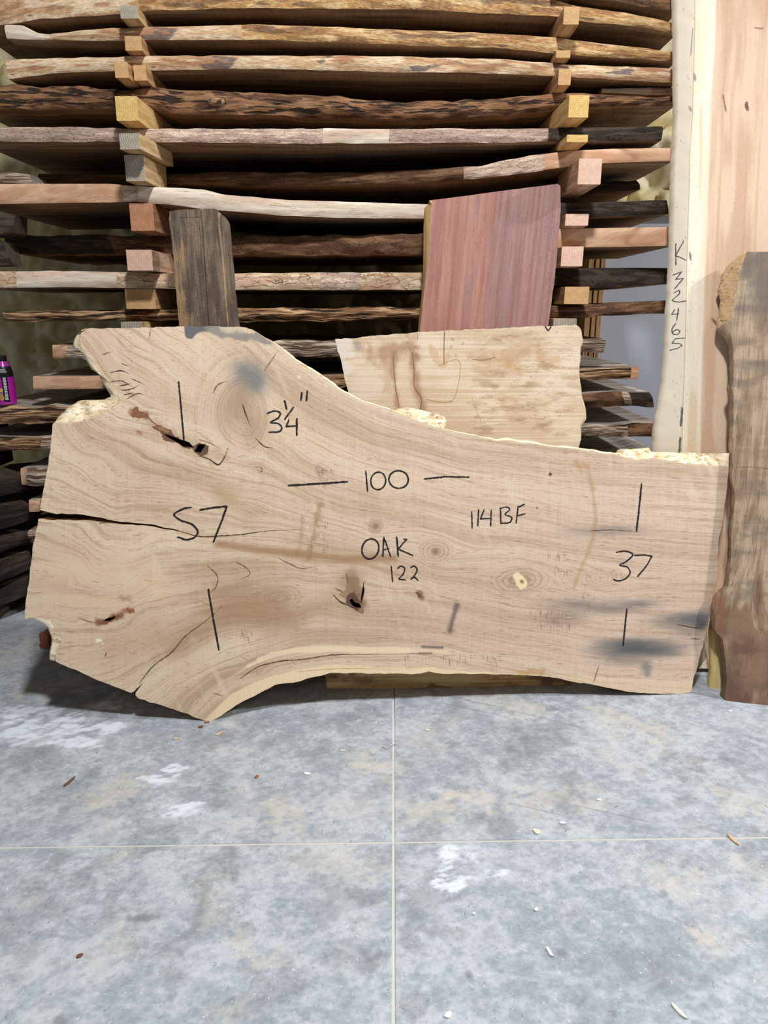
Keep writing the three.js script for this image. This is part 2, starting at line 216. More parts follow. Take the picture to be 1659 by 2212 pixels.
  mesh('joint_filler', box(-0.012, 0.012, -0.02, -0.0024, ZB, ZF).translate(jx(-1.6), 0, 0), dust, floor);
  mesh('subfloor', box(X0, X1, -0.15, -0.103, ZB, ZF), painted, floor);
}

// ------------------------------------------------------------------ the sawn slabs stacked on spacers
const STACK_Z = -3.15;
const stacked = {};
function stackSlab(key, name, label, top, bot, segs, { z = STACK_Z, depth = 0.92, rough = 0.012, group = 'slabs in the sawn lumber stack', mat = boardMat, tilt = 0 } = {}) {
  const zs = Array.isArray(z) ? z : [z, z], x0 = top[0][0], x1 = top[top.length - 1][0], zAt = (x) => lerp(zs[0], zs[1], (x - x0) / (x1 - x0));
  const N = Math.max(8, Math.round((x1 - x0) / 8)), ROWS = 6, off = rnd() * 90, g = thing(name, label, 'slab', null, group);
  const topAt = (x) => onZ(x, pl(top, x), zAt(x)), botAt = (x) => onZ(x, pl(bot, clamp(x, bot[0][0], bot[bot.length - 1][0])), zAt(x));
  const wy = (k) => (xw) => { for (let i = 1; i < cols.length; i++) { const p = cols[i - 1].c[k], q = cols[i].c[k]; if (xw <= q.x || i === cols.length - 1) return lerp(p.y, q.y, clamp((xw - p.x) / (q.x - p.x))); } };
  stacked[key] = { topY: (x) => topAt(x).y, botY: (x) => botAt(x).y, z: zAt, topW: (x) => wy(0)(x), botW: (x) => wy(ROWS)(x) };
  const cols = [];
  for (let i = 0; i <= N; i++) {
    const f = i / N, xt = lerp(top[0][0], top[top.length - 1][0], f), xb = lerp(bot[0][0], bot[bot.length - 1][0], f), a = topAt(xt), b = botAt(xb), w = (a.x + b.x) / 2;
    const kind = segs.find((s) => xt <= s[0])?.[1] ?? segs[segs.length - 1][1], r = kind === 'sawn' ? 0.001 : rough;
    const c = []; for (let k = 0; k <= ROWS; k++) { const t = k / ROWS, p = a.clone().lerp(b, t); p.z += r * (1.3 * fbm(w * 5 + off, t * 1.3 + off, 3) + 0.9 * fbm(w * 22 + off, t * 5, 2)) + tilt * (t - 0.5) * 0.05 - (k === 0 || k === ROWS ? 0.003 : 0) + r * 0.8 * Math.sin(t * Math.PI); if (k === 0) p.y += r * 0.35 * noise(w * 18 + off, 1); if (k === ROWS) p.y += r * 0.3 * noise(w * 18 + off, 7); c.push(p); }
    cols.push({ c, kind, w, xt });
  }
  for (let i = 0; i < N;) { // runs of one surface kind
    let j = i; while (j < N && cols[j].kind === cols[i].kind) j++;
    const pos = [], uv = [], idx = [];
    for (let m = i; m <= j; m++) cols[m].c.forEach((p, k) => { pos.push(p.x, p.y, p.z); uv.push((cols[m].w + off) / 2.4, 1 - k / ROWS); });
    for (let m = 0; m < j - i; m++) for (let k = 0; k < ROWS; k++) { const a = m * (ROWS + 1) + k, b = a + ROWS + 1; idx.push(a, a + 1, b, b, a + 1, b + 1); }
    mesh(cols[i].kind === 'sawn' ? 'sawn_edge' : 'live_edge', grid(pos, uv, idx), edgeMat(cols[i].kind), g); i = j;
  }
  const pos = [], uv = [], idx = [], quad = (a, b, c, d) => { const n = pos.length / 3; for (const p of [a, b, c, d]) { pos.push(p.x, p.y, p.z); uv.push(p.x * 1.2, p.z * 1.2 + p.y); } idx.push(n, n + 1, n + 2, n, n + 2, n + 3); };
  const back = (p, zb) => V(p.x, p.y, zb), ch = (m, k) => cols[m].c[k];
  for (let m = 0; m < N; m++) { const za = zAt(cols[m].xt) - depth, zb = zAt(cols[m + 1].xt) - depth, a = ch(m, 0), b = ch(m + 1, 0), c = ch(m, ROWS), d = ch(m + 1, ROWS); quad(a, b, back(b, zb), back(a, za)); quad(c, back(c, za), back(d, zb), d); quad(back(a, za), back(b, zb), back(d, zb), back(c, za)); }
  for (const m of [0, N]) for (let k = 0; k < ROWS; k++) { const zb = zAt(cols[m].xt) - depth; quad(ch(m, k), ch(m, k + 1), back(ch(m, k + 1), zb), back(ch(m, k), zb)); }
  mesh('board', grid(pos, uv, idx), mat, g);
  return g;
}
const S = stackSlab, all = (k) => [[9999, k]];
S('Z', 'live_edge_slab', 'dark slab at the very top right of the stack, beside the tall slab', [[-60, -108], [600, -115], [1200, -50], [1463, -12]], [[-60, -60], [600, -72], [1100, -62], [1150, -52], [1200, -36], [1240, -22], [1300, -4], [1463, 26]], all('brown'));
S('A', 'live_edge_slab', 'golden barkless slab running along the top edge of the photo', [[-60, 2], [260, -24], [900, -32], [1150, -18], [1234, 10], [1342, 26], [1429, 42], [1463, 54]], [[-60, 62], [0, 54], [80, 41], [260, 30], [320, 23], [540, 16], [720, 18], [900, 20], [1100, 30], [1213, 36], [1251, 45], [1394, 58], [1463, 72]], [[300, 'tan'], [9999, 'golden']], { rough: 0.005 });
S('B', 'live_edge_slab', 'golden slab second from the top with a pale notched left end', [[10, 54], [48, 54], [80, 69], [105, 73], [150, 69], [215, 61], [320, 57], [540, 52], [650, 55], [880, 64], [1100, 73], [1195, 80], [1234, 86], [1324, 94], [1463, 112]], [[14, 83], [98, 86], [250, 87], [560, 85], [692, 89], [844, 95], [1100, 105], [1185, 114], [1234, 119], [1463, 132]], [[100, 'pale'], [520, 'tan'], [9999, 'golden']], { rough: 0.005 });
S('C', 'live_edge_slab', 'tan barkless slab third from the top with grey patches', [[12, 130], [44, 126], [186, 123], [310, 121], [560, 119], [827, 121], [1100, 128], [1220, 138], [1463, 148]], [[18, 170], [118, 157], [250, 152], [560, 148], [877, 155], [1100, 159], [1234, 167], [1463, 179]], all('tan'), { rough: 0.005 });
S('D', 'live_edge_slab', 'thick dark brown furrowed slab with a knot, fourth from the top', [[-60, 182], [118, 185], [250, 192], [317, 187], [422, 191], [560, 200], [641, 203], [742, 211], [877, 221], [996, 216], [1100, 209], [1195, 203], [1275, 198], [1394, 206], [1463, 209]], [[-60, 234], [140, 234], [250, 233], [330, 238], [400, 247], [560, 247], [742, 254], [877, 258], [1100, 250], [1195, 238], [1275, 232], [1463, 225]], all('dark'), { rough: 0.015 });
{ // oval healed knot on the dark slab's edge
  const d = scene.children[scene.children.length - 1], p = onZ(470, 219, STACK_Z + 0.012), rim = new THREE.TorusGeometry(0.034, 0.006, 8, 40), q = rim.attributes.position;
  for (let i = 0; i < q.count; i++) { const k = 1 + 0.12 * noise(q.getX(i) * 90, q.getY(i) * 90); q.setXYZ(i, q.getX(i) * k, q.getY(i) * 0.46 * k, q.getZ(i) * 0.9); } rim.computeVertexNormals();
  const k = mesh('knot', new THREE.SphereGeometry(0.031, 24, 14).scale(1, 0.42, 0.3), surface(new Paint(128, 64, (x, y) => mix3([150, 112, 78], [196, 156, 118], 0.5 + fbm(x * 0.06, y * 0.14, 4)).map((v) => v + noise(x * 0.5, y * 0.5) * 10)), { bump: 0.002 }), d); k.position.copy(p);
  mesh('knot_rim', rim, edgeMat('dark'), k);
}
S('E', 'live_edge_slab', 'flaky pinkish bark slab with a cream bare patch in the middle', [[-60, 276], [128, 274], [250, 277], [560, 278], [844, 277], [1100, 278], [1237, 276], [1432, 273]], [[-60, 305], [257, 306], [560, 309], [692, 310], [1100, 307], [1268, 304], [1429, 304]], [[692, 'bark'], [840, 'pale'], [1180, 'bark'], [9999, 'black']], { z: -3.07, rough: 0.006 });
S('F', 'live_edge_slab', 'bowed slab with a raised sawn right end under the flaky bark slab', [[84, 374], [358, 378], [483, 371], [709, 373], [844, 370], [979, 361], [1046, 357], [1080, 349], [1167, 333], [1233, 325], [1324, 321], [1456, 319]], [[84, 396], [337, 399], [560, 402], [810, 398], [945, 393], [1100, 378], [1185, 365], [1303, 352], [1456, 347]], [[1000, 'brown'], [1175, 'bark'], [9999, 'sawn']], { rough: 0.008, z: [-3.33, -3.05] });
S('G', 'live_edge_slab', 'pale barkless slab with an orange sawn left end behind the grey beam top', [[-60, 397], [233, 397], [289, 401], [439, 409], [480, 419], [615, 431], [784, 437], [919, 441], [1240, 438], [1440, 432]], [[-60, 441], [236, 437], [289, 435], [354, 441], [456, 453], [560, 461], [615, 466], [750, 471], [919, 472], [1275, 469], [1444, 463]], [[262, 'sawn'], [292, 'bark'], [1150, 'pale'], [9999, 'black']], { rough: 0.004, z: [-3.08, -3.14] });
S('H', 'live_edge_slab', 'brown bark slab with a pinkish sawn right end below the pale slab', [[8, 509], [219, 507], [365, 512], [690, 508], [915, 505], [1208, 494], [1457, 490]], [[30, 549], [203, 549], [368, 549], [700, 551], [915, 548], [1208, 535], [1457, 531]], [[230, 'black'], [1180, 'brown'], [9999, 'sawn']], { depth: 0.72, z: [-3.33, -3.06] });
S('I', 'live_edge_slab', 'cream slab covered in beetle tracks behind the grey beam and red board', [[-60, 587], [125, 585], [270, 588], [371, 591], [682, 589], [914, 588], [1201, 582], [1268, 579], [1454, 578]], [[-60, 623], [169, 620], [371, 624], [500, 626], [914, 626], [1198, 616], [1275, 622], [1452, 613]], [[30, 'beetle'], [250, 'pale'], [690, 'beetle'], [775, 'bark'], [1150, 'beetle'], [9999, 'black']], { depth: 0.75, rough: 0.004, z: [-3.06, -3.16] });
S('J', 'live_edge_slab', 'thin brown grooved slab just above the top of the oak slab', [[7, 672], [135, 671], [378, 667], [682, 665], [905, 663], [1189, 660], [1336, 654], [1442, 651]], [[13, 693], [378, 693], [507, 696], [716, 694], [903, 690], [1187, 685], [1302, 683], [1442, 677]], [[1150, 'splinter'], [9999, 'brown']], { depth: 0.75, rough: 0.016 });
S('K', 'live_edge_slab', 'weathered slab with a square pink left end beside the upper left tip of the oak', [[113, 745], [190, 748], [600, 736], [723, 738], [1262, 734], [1307, 732]], [[114, 773], [190, 776], [642, 771], [731, 770], [1262, 762], [1305, 761]], [[138, 'sawn'], [9999, 'bleached']], { rough: 0.014 });
S('L', 'live_edge_slab', 'slab with orange sawn corners showing on both sides of the oak slab', [[71, 813], [215, 813], [700, 812], [744, 811], [1256, 795], [1380, 793]], [[72, 841], [215, 840], [700, 838], [1256, 821], [1378, 819]], [[222, 'sawn'], [1362, 'splinter'], [9999, 'sawn']], { mat: greyMat });
S('M', 'live_edge_slab', 'knobbly brown slab with the purple drink bottle standing on it', [[-60, 880], [130, 877], [700, 868], [1262, 847], [1405, 848]], [[-60, 917], [110, 914], [700, 900], [1265, 878], [1415, 878]], [[700, 'splinter'], [1337, 'brown'], [1353, 'bleached'], [9999, 'black']], { mat: greyMat, rough: 0.02 });  // short bleached stretch near the right end paints in a patch of light
S('N', 'live_edge_slab', 'rough brown slab one below the bottle slab', [[-60, 945], [95, 945], [700, 940], [1262, 917], [1420, 913]], [[-60, 973], [110, 972], [700, 968], [1262, 943], [1420, 944]], [[90, 'splinter'], [1355, 'bleached'], [9999, 'brown']], { mat: greyMat, rough: 0.018 });
S('O', 'live_edge_slab', 'white streaked splintery slab at the left edge of the oak slab', [[44, 1012], [101, 1010], [1440, 985]], [[47, 1048], [101, 1050], [1440, 1015]], [[58, 'sawn'], [9999, 'bleached']], { mat: greyMat, rough: 0.016 });
S('P', 'live_edge_slab', 'slab with a small pink sawn corner left of the oak split', [[62, 1080], [1440, 1050]], [[63, 1106], [1440, 1080]], [[82, 'sawn'], [9999, 'brown']], { mat: greyMat });
S('Q', 'live_edge_slab', 'pale splintered slab tip poking out left of the oak below its split', [[63, 1142], [1440, 1120]], [[68, 1178], [1440, 1150]], all('bleached'), { rough: 0.02 });
S('R', 'live_edge_slab', 'brown slab low in the stack behind the oak slab', [[118, 1212], [1440, 1188]], [[118, 1246], [1440, 1222]], all('brown'));
S('T', 'live_edge_slab', 'lowest brown slab of the stack behind the oak slab', [[125, 1272], [1440, 1252]], [[125, 1306], [1440, 1286]], all('brown'));
S('grey', 'weathered_plank', 'short grey weathered plank end lying on the orange sawn slab at the far left', [[-60, 373], [61, 374]], [[-60, 396], [73, 396]], all('bleached'), { z: -3.1, depth: 0.15, mat: greyMat, group: undefined });
S('G2', 'live_edge_slab', 'short dark slab stub with a rounded end above the pale slab at right', [[1180, 398], [1300, 392], [1375, 388]], [[1180, 420], [1300, 414], [1383, 409]], all('black'), { z: -3.3, depth: 0.6 });
S('D2', 'live_edge_slab', 'cream edged slab peeking over the dark furrowed slab at right', [[1300, 191], [1400, 188], [1463, 189]], [[1300, 200], [1400, 204], [1463, 205]], [[1400, 'pale'], [9999, 'bark']], { z: -3.2, depth: 0.4, rough: 0.003 });
// a second stack standing at an angle on the left
const LS = 'slabs of the dark stack at the far left';
[[[1044, 1030, 1085, 1060, 57], 'topmost visible dark slab of the left side stack'], [[1103, 1087, 1156, 1125, 60], 'second dark slab of the left side stack, level with the oak split'], [[1176, 1148, 1216, 1175, 68], 'third dark slab of the left side stack'], [[1238, 1192, 1280, 1230, 66], 'fourth dark slab of the left side stack'], [[1300, 1246, 1340, 1282, 62], 'lowest dark slab of the left side stack, near the floor']].forEach(([[a, b, c, d, x], l], i) =>
  S('L' + i, 'dark_slab', l, [[-90, a + (a - b) * 0.2], [x, b]], [[-90, c + (c - d) * 0.2], [x + 3, d]], all('black'), { z: [-2.86, -3.2], depth: 0.42, group: LS, rough: 0.025, mat: shadedBoard }));  // near-black surfaces put the shade of this stack into its colour
S('L7', 'dark_slab', 'dark rounded slab end at the left frame edge beside the orange sawn slab', [[-90, 462], [33, 463]], [[-90, 508], [33, 504]], all('black'), { z: [-2.98, -3.1], depth: 0.1, mat: shadedBoard, group: LS, rough: 0.02 });
S('L8', 'dark_slab', 'dark slab end at the left frame edge above the cream beetle tracked slab', [[-90, 522], [9, 520]], [[-90, 575], [30, 570]], all('black'), { z: [-2.98, -3.1], depth: 0.1, mat: shadedBoard, group: LS, rough: 0.02 });

// spacers between the slabs: [upper slab, lower slab, front px x0, x1, front overhang, wood, turn, label]
function spacer(up, low, px0, px1, over, wood, turn, label, depth = 0.95, span = null) {
  const px = (px0 + px1) / 2, a = stacked[up], b = stacked[low], zf = STACK_Z + over, len = depth + over;
  let y1 = a.botY(px), y0 = b ? b.topY(px) : 0, x = 0, w = 0;
  for (let pass = 0; pass < 2; pass++) { // width and place at its front end, then height from the slabs it carries and rests on
    const fwd = Math.cos(PITCH) * -zf - Math.sin(PITCH) * ((y0 + y1) / 2 - EYE); x = (px - CX) / FOCAL * fwd; w = (px1 - px0) / FOCAL * fwd;
    const xs = [...Array(13).keys()].map((i) => x + (i / 12 - 0.5) * (w + 0.01) + (turn ? len * Math.sin(turn * Math.PI / 180) * (i % 2) : 0));
    y1 = span?.[0] ? onZ(px, span[0], STACK_Z).y : Math.min(...xs.map((q) => a.botW(q))) - 0.001; y0 = span?.[1] ? onZ(px, span[1], STACK_Z).y : b ? Math.max(...xs.map((q) => b.topW(q))) + 0.001 : 0;
  }
  const h = Math.max(0.012, y1 - y0);
  const g = thing('timber_spacer', label, 'spacer', V(x, y0, zf), 'timber spacers between the stacked slabs'); g.rotation.y = -turn * Math.PI / 180;
  const r = new RoundedBoxGeometry(w, h, len, 1, 0.0025).translate(0, h / 2, -len / 2), p = r.attributes.position, n = r.attributes.normal, uv = r.attributes.uv;
  for (let i = 0; i < p.count; i++) { p.setX(i, p.getX(i) + 0.002 * noise(p.getY(i) * 30 + px, p.getZ(i) * 9)); if (Math.abs(n.getX(i)) > 0.5) uv.setXY(i, p.getZ(i) * 4, p.getY(i) * 4); else uv.setXY(i, p.getZ(i) * 4, p.getX(i) * 4); }
  mesh('timber', r, LUM[wood][0], g);
  const e = new THREE.PlaneGeometry(w * 0.985, h * 0.985, 6, 6), q = e.attributes.position; for (let i = 0; i < q.count; i++) q.setZ(i, 0.0012 * noise(q.getX(i) * 120 + px, q.getY(i) * 120)); e.computeVertexNormals();
  mesh('end_grain', e.translate(0, h / 2, 0.0022), LUM[wood][1], g);
}
const lc = 'in the left column of spacers', rc = 'in the right column of spacers';
spacer('A', 'B', 260, 298, 0.07, 'grey', 0, 'grey ended spacer ' + lc + ', topmost one');
spacer('B', 'C', 270, 306, 0.05, 'tan', 0, 'small tan spacer ' + lc + ', second from the top');
spacer('C', 'D', 248, 277, 0.1, 'tan', 0, 'left half of the paired tan spacers ' + lc);
spacer('C', 'D', 289, 317, 0.06, 'tan', 0, 'right half of the paired tan spacers ' + lc);
spacer('D', 'E', 250, 297, 0.19, 'yellow', 1, 'bright yellow spacer ' + lc + ', sticking out above the flaky bark slab');
spacer('E', 'F', 258, 303, 0.23, 'grey', 5, 'grey ended spacer with a dark hole, turned askew, ' + lc, 0.1, [0, 350]);
spacer('F', 'G', 270, 313, 0.15, 'grey', 3, 'grey furry ended spacer resting on the orange sawn slab ' + lc, 0.1, [351.5, 0]);
spacer('F', 'G', 420, 460, -0.24, 'tan', 0, 'tan spacer set back under the bowed slab, above the grey beam', 0.5);
spacer('G', 'H', 281, 333, 0.08, 'red', 1, 'reddish ringed spacer just left of the grey beam top');
spacer('H', 'I', 274, 330, 0.16, 'pink', 0, 'pale pink spacer left of the grey beam, above the beetle tracked slab');
spacer('I', 'J', 271, 336, 0.06, 'tan', 2, 'tan two toned spacer left of the grey beam, under the beetle tracked slab');
spacer('J', 'K', 263, 309, 0.1, 'grey', 0, 'low grey spacer just above the oak slab top edge, left of the grey beam');
spacer('Z', 'A', 1192, 1240, 0.05, 'tan', 0, 'tan spacer cut by the top of the photo, right column');
spacer('A', 'B', 1217, 1251, 0.12, 'tan', 0, 'tan chamfered spacer near the top ' + rc);
spacer('B', 'C', 1201, 1232, 0.05, 'tan', 0, 'small brown spacer second from the top ' + rc);
spacer('C', 'D', 1206, 1233, 0.1, 'tan', 0, 'narrow tan spacer over the dark furrowed slab ' + rc);
spacer('D', 'E', 1228, 1272, 0.22, 'yellow', -2, 'bright yellow spacer with clear growth rings ' + rc);
spacer('E', 'F', 1224, 1270, 0.19, 'yellow', -1, 'yellow spacer on the raised sawn slab ' + rc);
spacer('F', 'G', 1249, 1299, 0.22, 'pink', 0, 'pink spacer sticking out right of the red board top corner', 0.12, [0, 419]);
spacer('G', 'H', 1221, 1271, 0.13, 'pink', 2, 'pink splintered spacer right of the red board, above the pinkish sawn end');
spacer('H', 'I', 1212, 1259, 0.12, 'pink', 1, 'pink spacer right of the red board, under the pinkish sawn end');
spacer('I', 'J', 1219, 1272, 0.12, 'tan', 0, 'tan spacer right of the red board, lowest full one');
spacer('J', 'K', 1194, 1245, 0.1, 'grey', -2, 'grey spacer just above the right end of the stained plank');
const LOW = 'KLMNOPQRT'; // hidden rows continue down to the floor
for (let i = 0; i < LOW.length; i++) for (const c of [300, 1215]) spacer(LOW[i], LOW[i + 1] ?? 'ground', c - 24, c + 24, 0.02, 'tan', 0, 'tan spacer low in the stack, hidden behind the oak slab and plank', 0.85);
for (let i = 0; i < 5; i++) { const a = stacked['L' + i], b = stacked['L' + (i + 1)], y1 = a.botY(0), y0 = i < 4 ? b.topY(0) : 0, p = onZ(0, 1200, -3.25), g = thing('timber_spacer', 'dark spacer between the slabs of the left side stack', 'spacer', V(p.x - 0.03, y0, -3.25), LS + ' spacers'); mesh('timber', new RoundedBoxGeometry(0.09, Math.max(0.01, y1 - y0 - 0.001), 0.3, 1, 0.003).translate(0, (y1 - y0) / 2, 0), LUM.dark[0], g); }
{ const y = stacked.L7.botY(0), q = stacked.L8, p = onZ(-120, 500, -3.3); for (const [a, b, l] of [[y, q.topY(0), 'dark spacer between the two slab ends at the left frame edge'], [q.botY(0), stacked.L0.topY(0), 'dark upright post carrying the slab ends at the left frame edge']]) { const g = thing(l.includes('post') ? 'timber_post' : 'timber_spacer', l, l.includes('post') ? 'post' : 'spacer', V(p.x, b, -3.42)); mesh('timber', new RoundedBoxGeometry(0.12, a - b - 0.001, 0.14, 1, 0.003).translate(0, (a - b) / 2, 0), LUM.dark[0], g); } }
{ const a = onFloor(88, 1402), b = onFloor(108, 1402), g = thing('timber_block', 'small brick red timber block on the floor left of the oak slab', 'block', V((a.x + b.x) / 2, 0, a.z)); g.rotation.y = -0.25; mesh('timber', new RoundedBoxGeometry(0.045, 0.07, 0.5, 1, 0.002).translate(0, 0.035, -0.25), LUM.brick[0], g); mesh('end_grain', new THREE.PlaneGeometry(0.044, 0.069).translate(0, 0.035, 0.001), LUM.brick[1], g); }

// ------------------------------------------------------------------ leaning boards
function leanPlane(a, b, lean) { const u = b.clone().sub(a).normalize(), back = V(u.z, 0, -u.x), up = V(0, Math.cos(lean), 0).addScaledVector(back, Math.sin(lean)), n = u.clone().cross(up); return { a, u, up, n, at(px, py) { const d = ray(px, py), o = V(0, EYE, 0), t = a.clone().sub(o).dot(n) / d.dot(n), p = d.multiplyScalar(t).add(o).sub(a); return [p.dot(u), p.dot(up)]; } }; }
const flatPlane = (z, lean) => leanPlane(V(-1, 0, z), V(1, 0, z), lean * Math.PI / 180);
function resample(pts, ds) { const out = [], acc = [0]; for (let i = 1; i < pts.length; i++) acc.push(acc[i - 1] + Math.hypot(pts[i][0] - pts[i - 1][0], pts[i][1] - pts[i - 1][1])); const L = acc[acc.length - 1], n = typeof ds === 'number' ? Math.max(1, Math.round(L / ds)) : ds.n; let j = 1; for (let k = 0; k <= n; k++) { const s = L * k / n; while (j < pts.length - 1 && acc[j] < s) j++; const t = acc[j] > acc[j - 1] ? (s - acc[j - 1]) / (acc[j] - acc[j - 1]) : 0; out.push([lerp(pts[j - 1][0], pts[j][0], t), lerp(pts[j - 1][1], pts[j][1], t)]); } return out; }
function frame(plane, segs, W) { // metric box of the outline and the way from photo points to texture points
  const all = segs.flatMap((s) => s.o).map(([x, y]) => plane.at(x, y)), s0 = Math.min(...all.map((p) => p[0])), s1 = Math.max(...all.map((p) => p[0])), t0 = Math.min(...all.map((p) => p[1])), t1 = Math.max(...all.map((p) => p[1]));
  W = Math.min(W, Math.floor(2040 * (s1 - s0) / (t1 - t0))); const H = Math.round(W * (t1 - t0) / (s1 - s0)), k = W / (s1 - s0); return { s0, s1, t0, t1, W, H, k, T: (px, py) => { const [s, t] = plane.at(px, py); return [(s - s0) * k, (t1 - t) * k]; } };
}
function leanBoard(g, plane, segs, fr, { thick, face, cut, holes = [], jag = 0.0015, wane = 0.04, rough = 0.006, ds = 0.012 }) {
  g.position.copy(plane.a); g.quaternion.setFromRotationMatrix(new THREE.Matrix4().makeBasis(plane.u, plane.up, plane.n));
  const inn = [], out = [], live = [], run = [], wd = []; let runs = 0;
  for (const [si, s] of segs.entries()) { if (s.i && !segs[si - 1]?.i) runs++; const o = resample(s.o.map(([x, y]) => plane.at(x, y)), ds), i = s.i ? resample(s.i.map(([x, y]) => plane.at(x, y)), { n: o.length - 1 }) : o; for (let k = 0; k < o.length - 1; k++) { const j = jag, nx = noise(o[k][0] * 60, o[k][1] * 60) * j * 1.6, ny = noise(o[k][1] * 60 + 9, o[k][0] * 60) * j * 1.6; out.push([o[k][0] + nx, o[k][1] + ny]); inn.push([i[k][0] + (s.i ? -nx : nx), i[k][1] + (s.i ? ny : ny)]); live.push(!!s.i); run.push(s.i ? runs : 0); wd.push(s.deep ?? wane); } }
  if (segs[0].i && segs[segs.length - 1].i) run.forEach((r, i) => { if (r === runs) run[i] = 1; });
  const area = inn.reduce((a, p, i) => { const q = inn[(i + 1) % inn.length]; return a + p[0] * q[1] - q[0] * p[1]; }, 0);
  if (area < 0) { inn.reverse(); out.reverse(); live.reverse(); live.push(live.shift()); run.reverse(); run.push(run.shift()); wd.reverse(); wd.push(wd.shift()); }
  const N = inn.length, UV = ([s, t]) => [(s - fr.s0) / (fr.s1 - fr.s0), (t - fr.t0) / (fr.t1 - fr.t0)];
  const hp = holes.map((h) => { const p = resample([...h, h[0]].map(([x, y]) => plane.at(x, y)), 0.008).slice(0, -1).map(([a, b]) => [a + noise(a * 150, b * 150) * 0.0015, b + noise(b * 150, a * 150) * 0.0015]); return p; });
  const vec = (p) => p.map(([x, y]) => new THREE.Vector2(x, y)), tri = THREE.ShapeUtils.triangulateShape(vec(inn), hp.map(vec)), fp = [...inn, ...hp.flat()];
  const fg = grid(fp.flatMap(([x, y]) => [x, y, 0]), fp.flatMap(UV), tri.flat()); mesh('face', fg, face, g);
  const K = 5, ringAt = (k) => inn.map((p, i) => { if (k > K) return [out[i][0], out[i][1], -thick]; const f = k / K, o = out[i], x = lerp(p[0], o[0], f), y = lerp(p[1], o[1], f), r = live[i] && k > 0 ? rough * (fbm(x * 26, y * 26, 4) * 2.2 + 0.6 * fbm(x * 90, y * 90 + k, 2)) * Math.sin(f * Math.PI * 0.8) : 0; return [x, y, -wd[i] * Math.pow(f, 1.25) + r * Math.min(1, wd[i] / 0.02)]; });
  const rings = [...Array(K + 2).keys()].map(ringAt);
  for (const id of [...new Set(run)]) { const kind = id > 0;
    const pos = [], uv = [], idx = []; let len = 0;
    for (let i = 0; i < N; i++) { const j = (i + 1) % N, L = Math.hypot(out[j][0] - out[i][0], out[j][1] - out[i][1]); if (run[i] === id) { const n = pos.length / 3; for (const m of [i, j]) for (let k = 0; k <= K + 1; k++) { const p = rings[k][m]; pos.push(...p); if (kind) { const q = UV(p); uv.push(q[0], q[1]); } else uv.push((len + (m === j ? L : 0)) * 3, -p[2] * 3); } for (let k = 0; k <= K; k++) { const a = n + k, b = n + K + 2 + k; idx.push(a, a + 1, b, b, a + 1, b + 1); } } len += L; }
    if (!kind) { const n = pos.length / 3, bt = THREE.ShapeUtils.triangulateShape(vec(out), []); for (const p of out) { pos.push(p[0], p[1], -thick); uv.push(p[0], p[1]); } for (const [a, b, c] of bt) idx.push(n + a, n + c, n + b); }
    if (idx.length) { let geo = grid(pos, uv, idx); if (kind) { const nn = geo.attributes.normal; const acc = new Map(); for (let v = 0; v < nn.count; v++) { const key = pos.slice(v * 3, v * 3 + 3).map((x) => x.toFixed(5)).join(); const e = acc.get(key) ?? [0, 0, 0]; e[0] += nn.getX(v); e[1] += nn.getY(v); e[2] += nn.getZ(v); acc.set(key, e); } for (let v = 0; v < nn.count; v++) { const e = acc.get(pos.slice(v * 3, v * 3 + 3).map((x) => x.toFixed(5)).join()), l = Math.hypot(...e) || 1; nn.setXYZ(v, e[0] / l, e[1] / l, e[2] / l); } } mesh(kind ? 'live_edge' : 'cut_edge', geo, kind ? face : cut, g); }
  }
  hp.forEach((h) => { const c = h.reduce((a, p) => [a[0] + p[0] / h.length, a[1] + p[1] / h.length], [0, 0]), pos = [], idx = [], uv = []; h.forEach(([x, y]) => { pos.push(x, y, 0, lerp(x, c[0], 0.25), lerp(y, c[1], 0.25), -0.03 - 0.008 * noise(x * 90, y * 90)); uv.push(x, y, x, y); }); pos.push(c[0], c[1], -0.04); uv.push(0, 0); const n = h.length; for (let i = 0; i < n; i++) { const j = (i + 1) % n; idx.push(i * 2, i * 2 + 1, j * 2, j * 2, i * 2 + 1, j * 2 + 1, i * 2 + 1, n * 2, j * 2 + 1); } mesh('bark_pocket', grid(pos, uv, idx), darkBark, g); });
}
const cutMat = lumber([206, 172, 128], [176, 138, 96]);

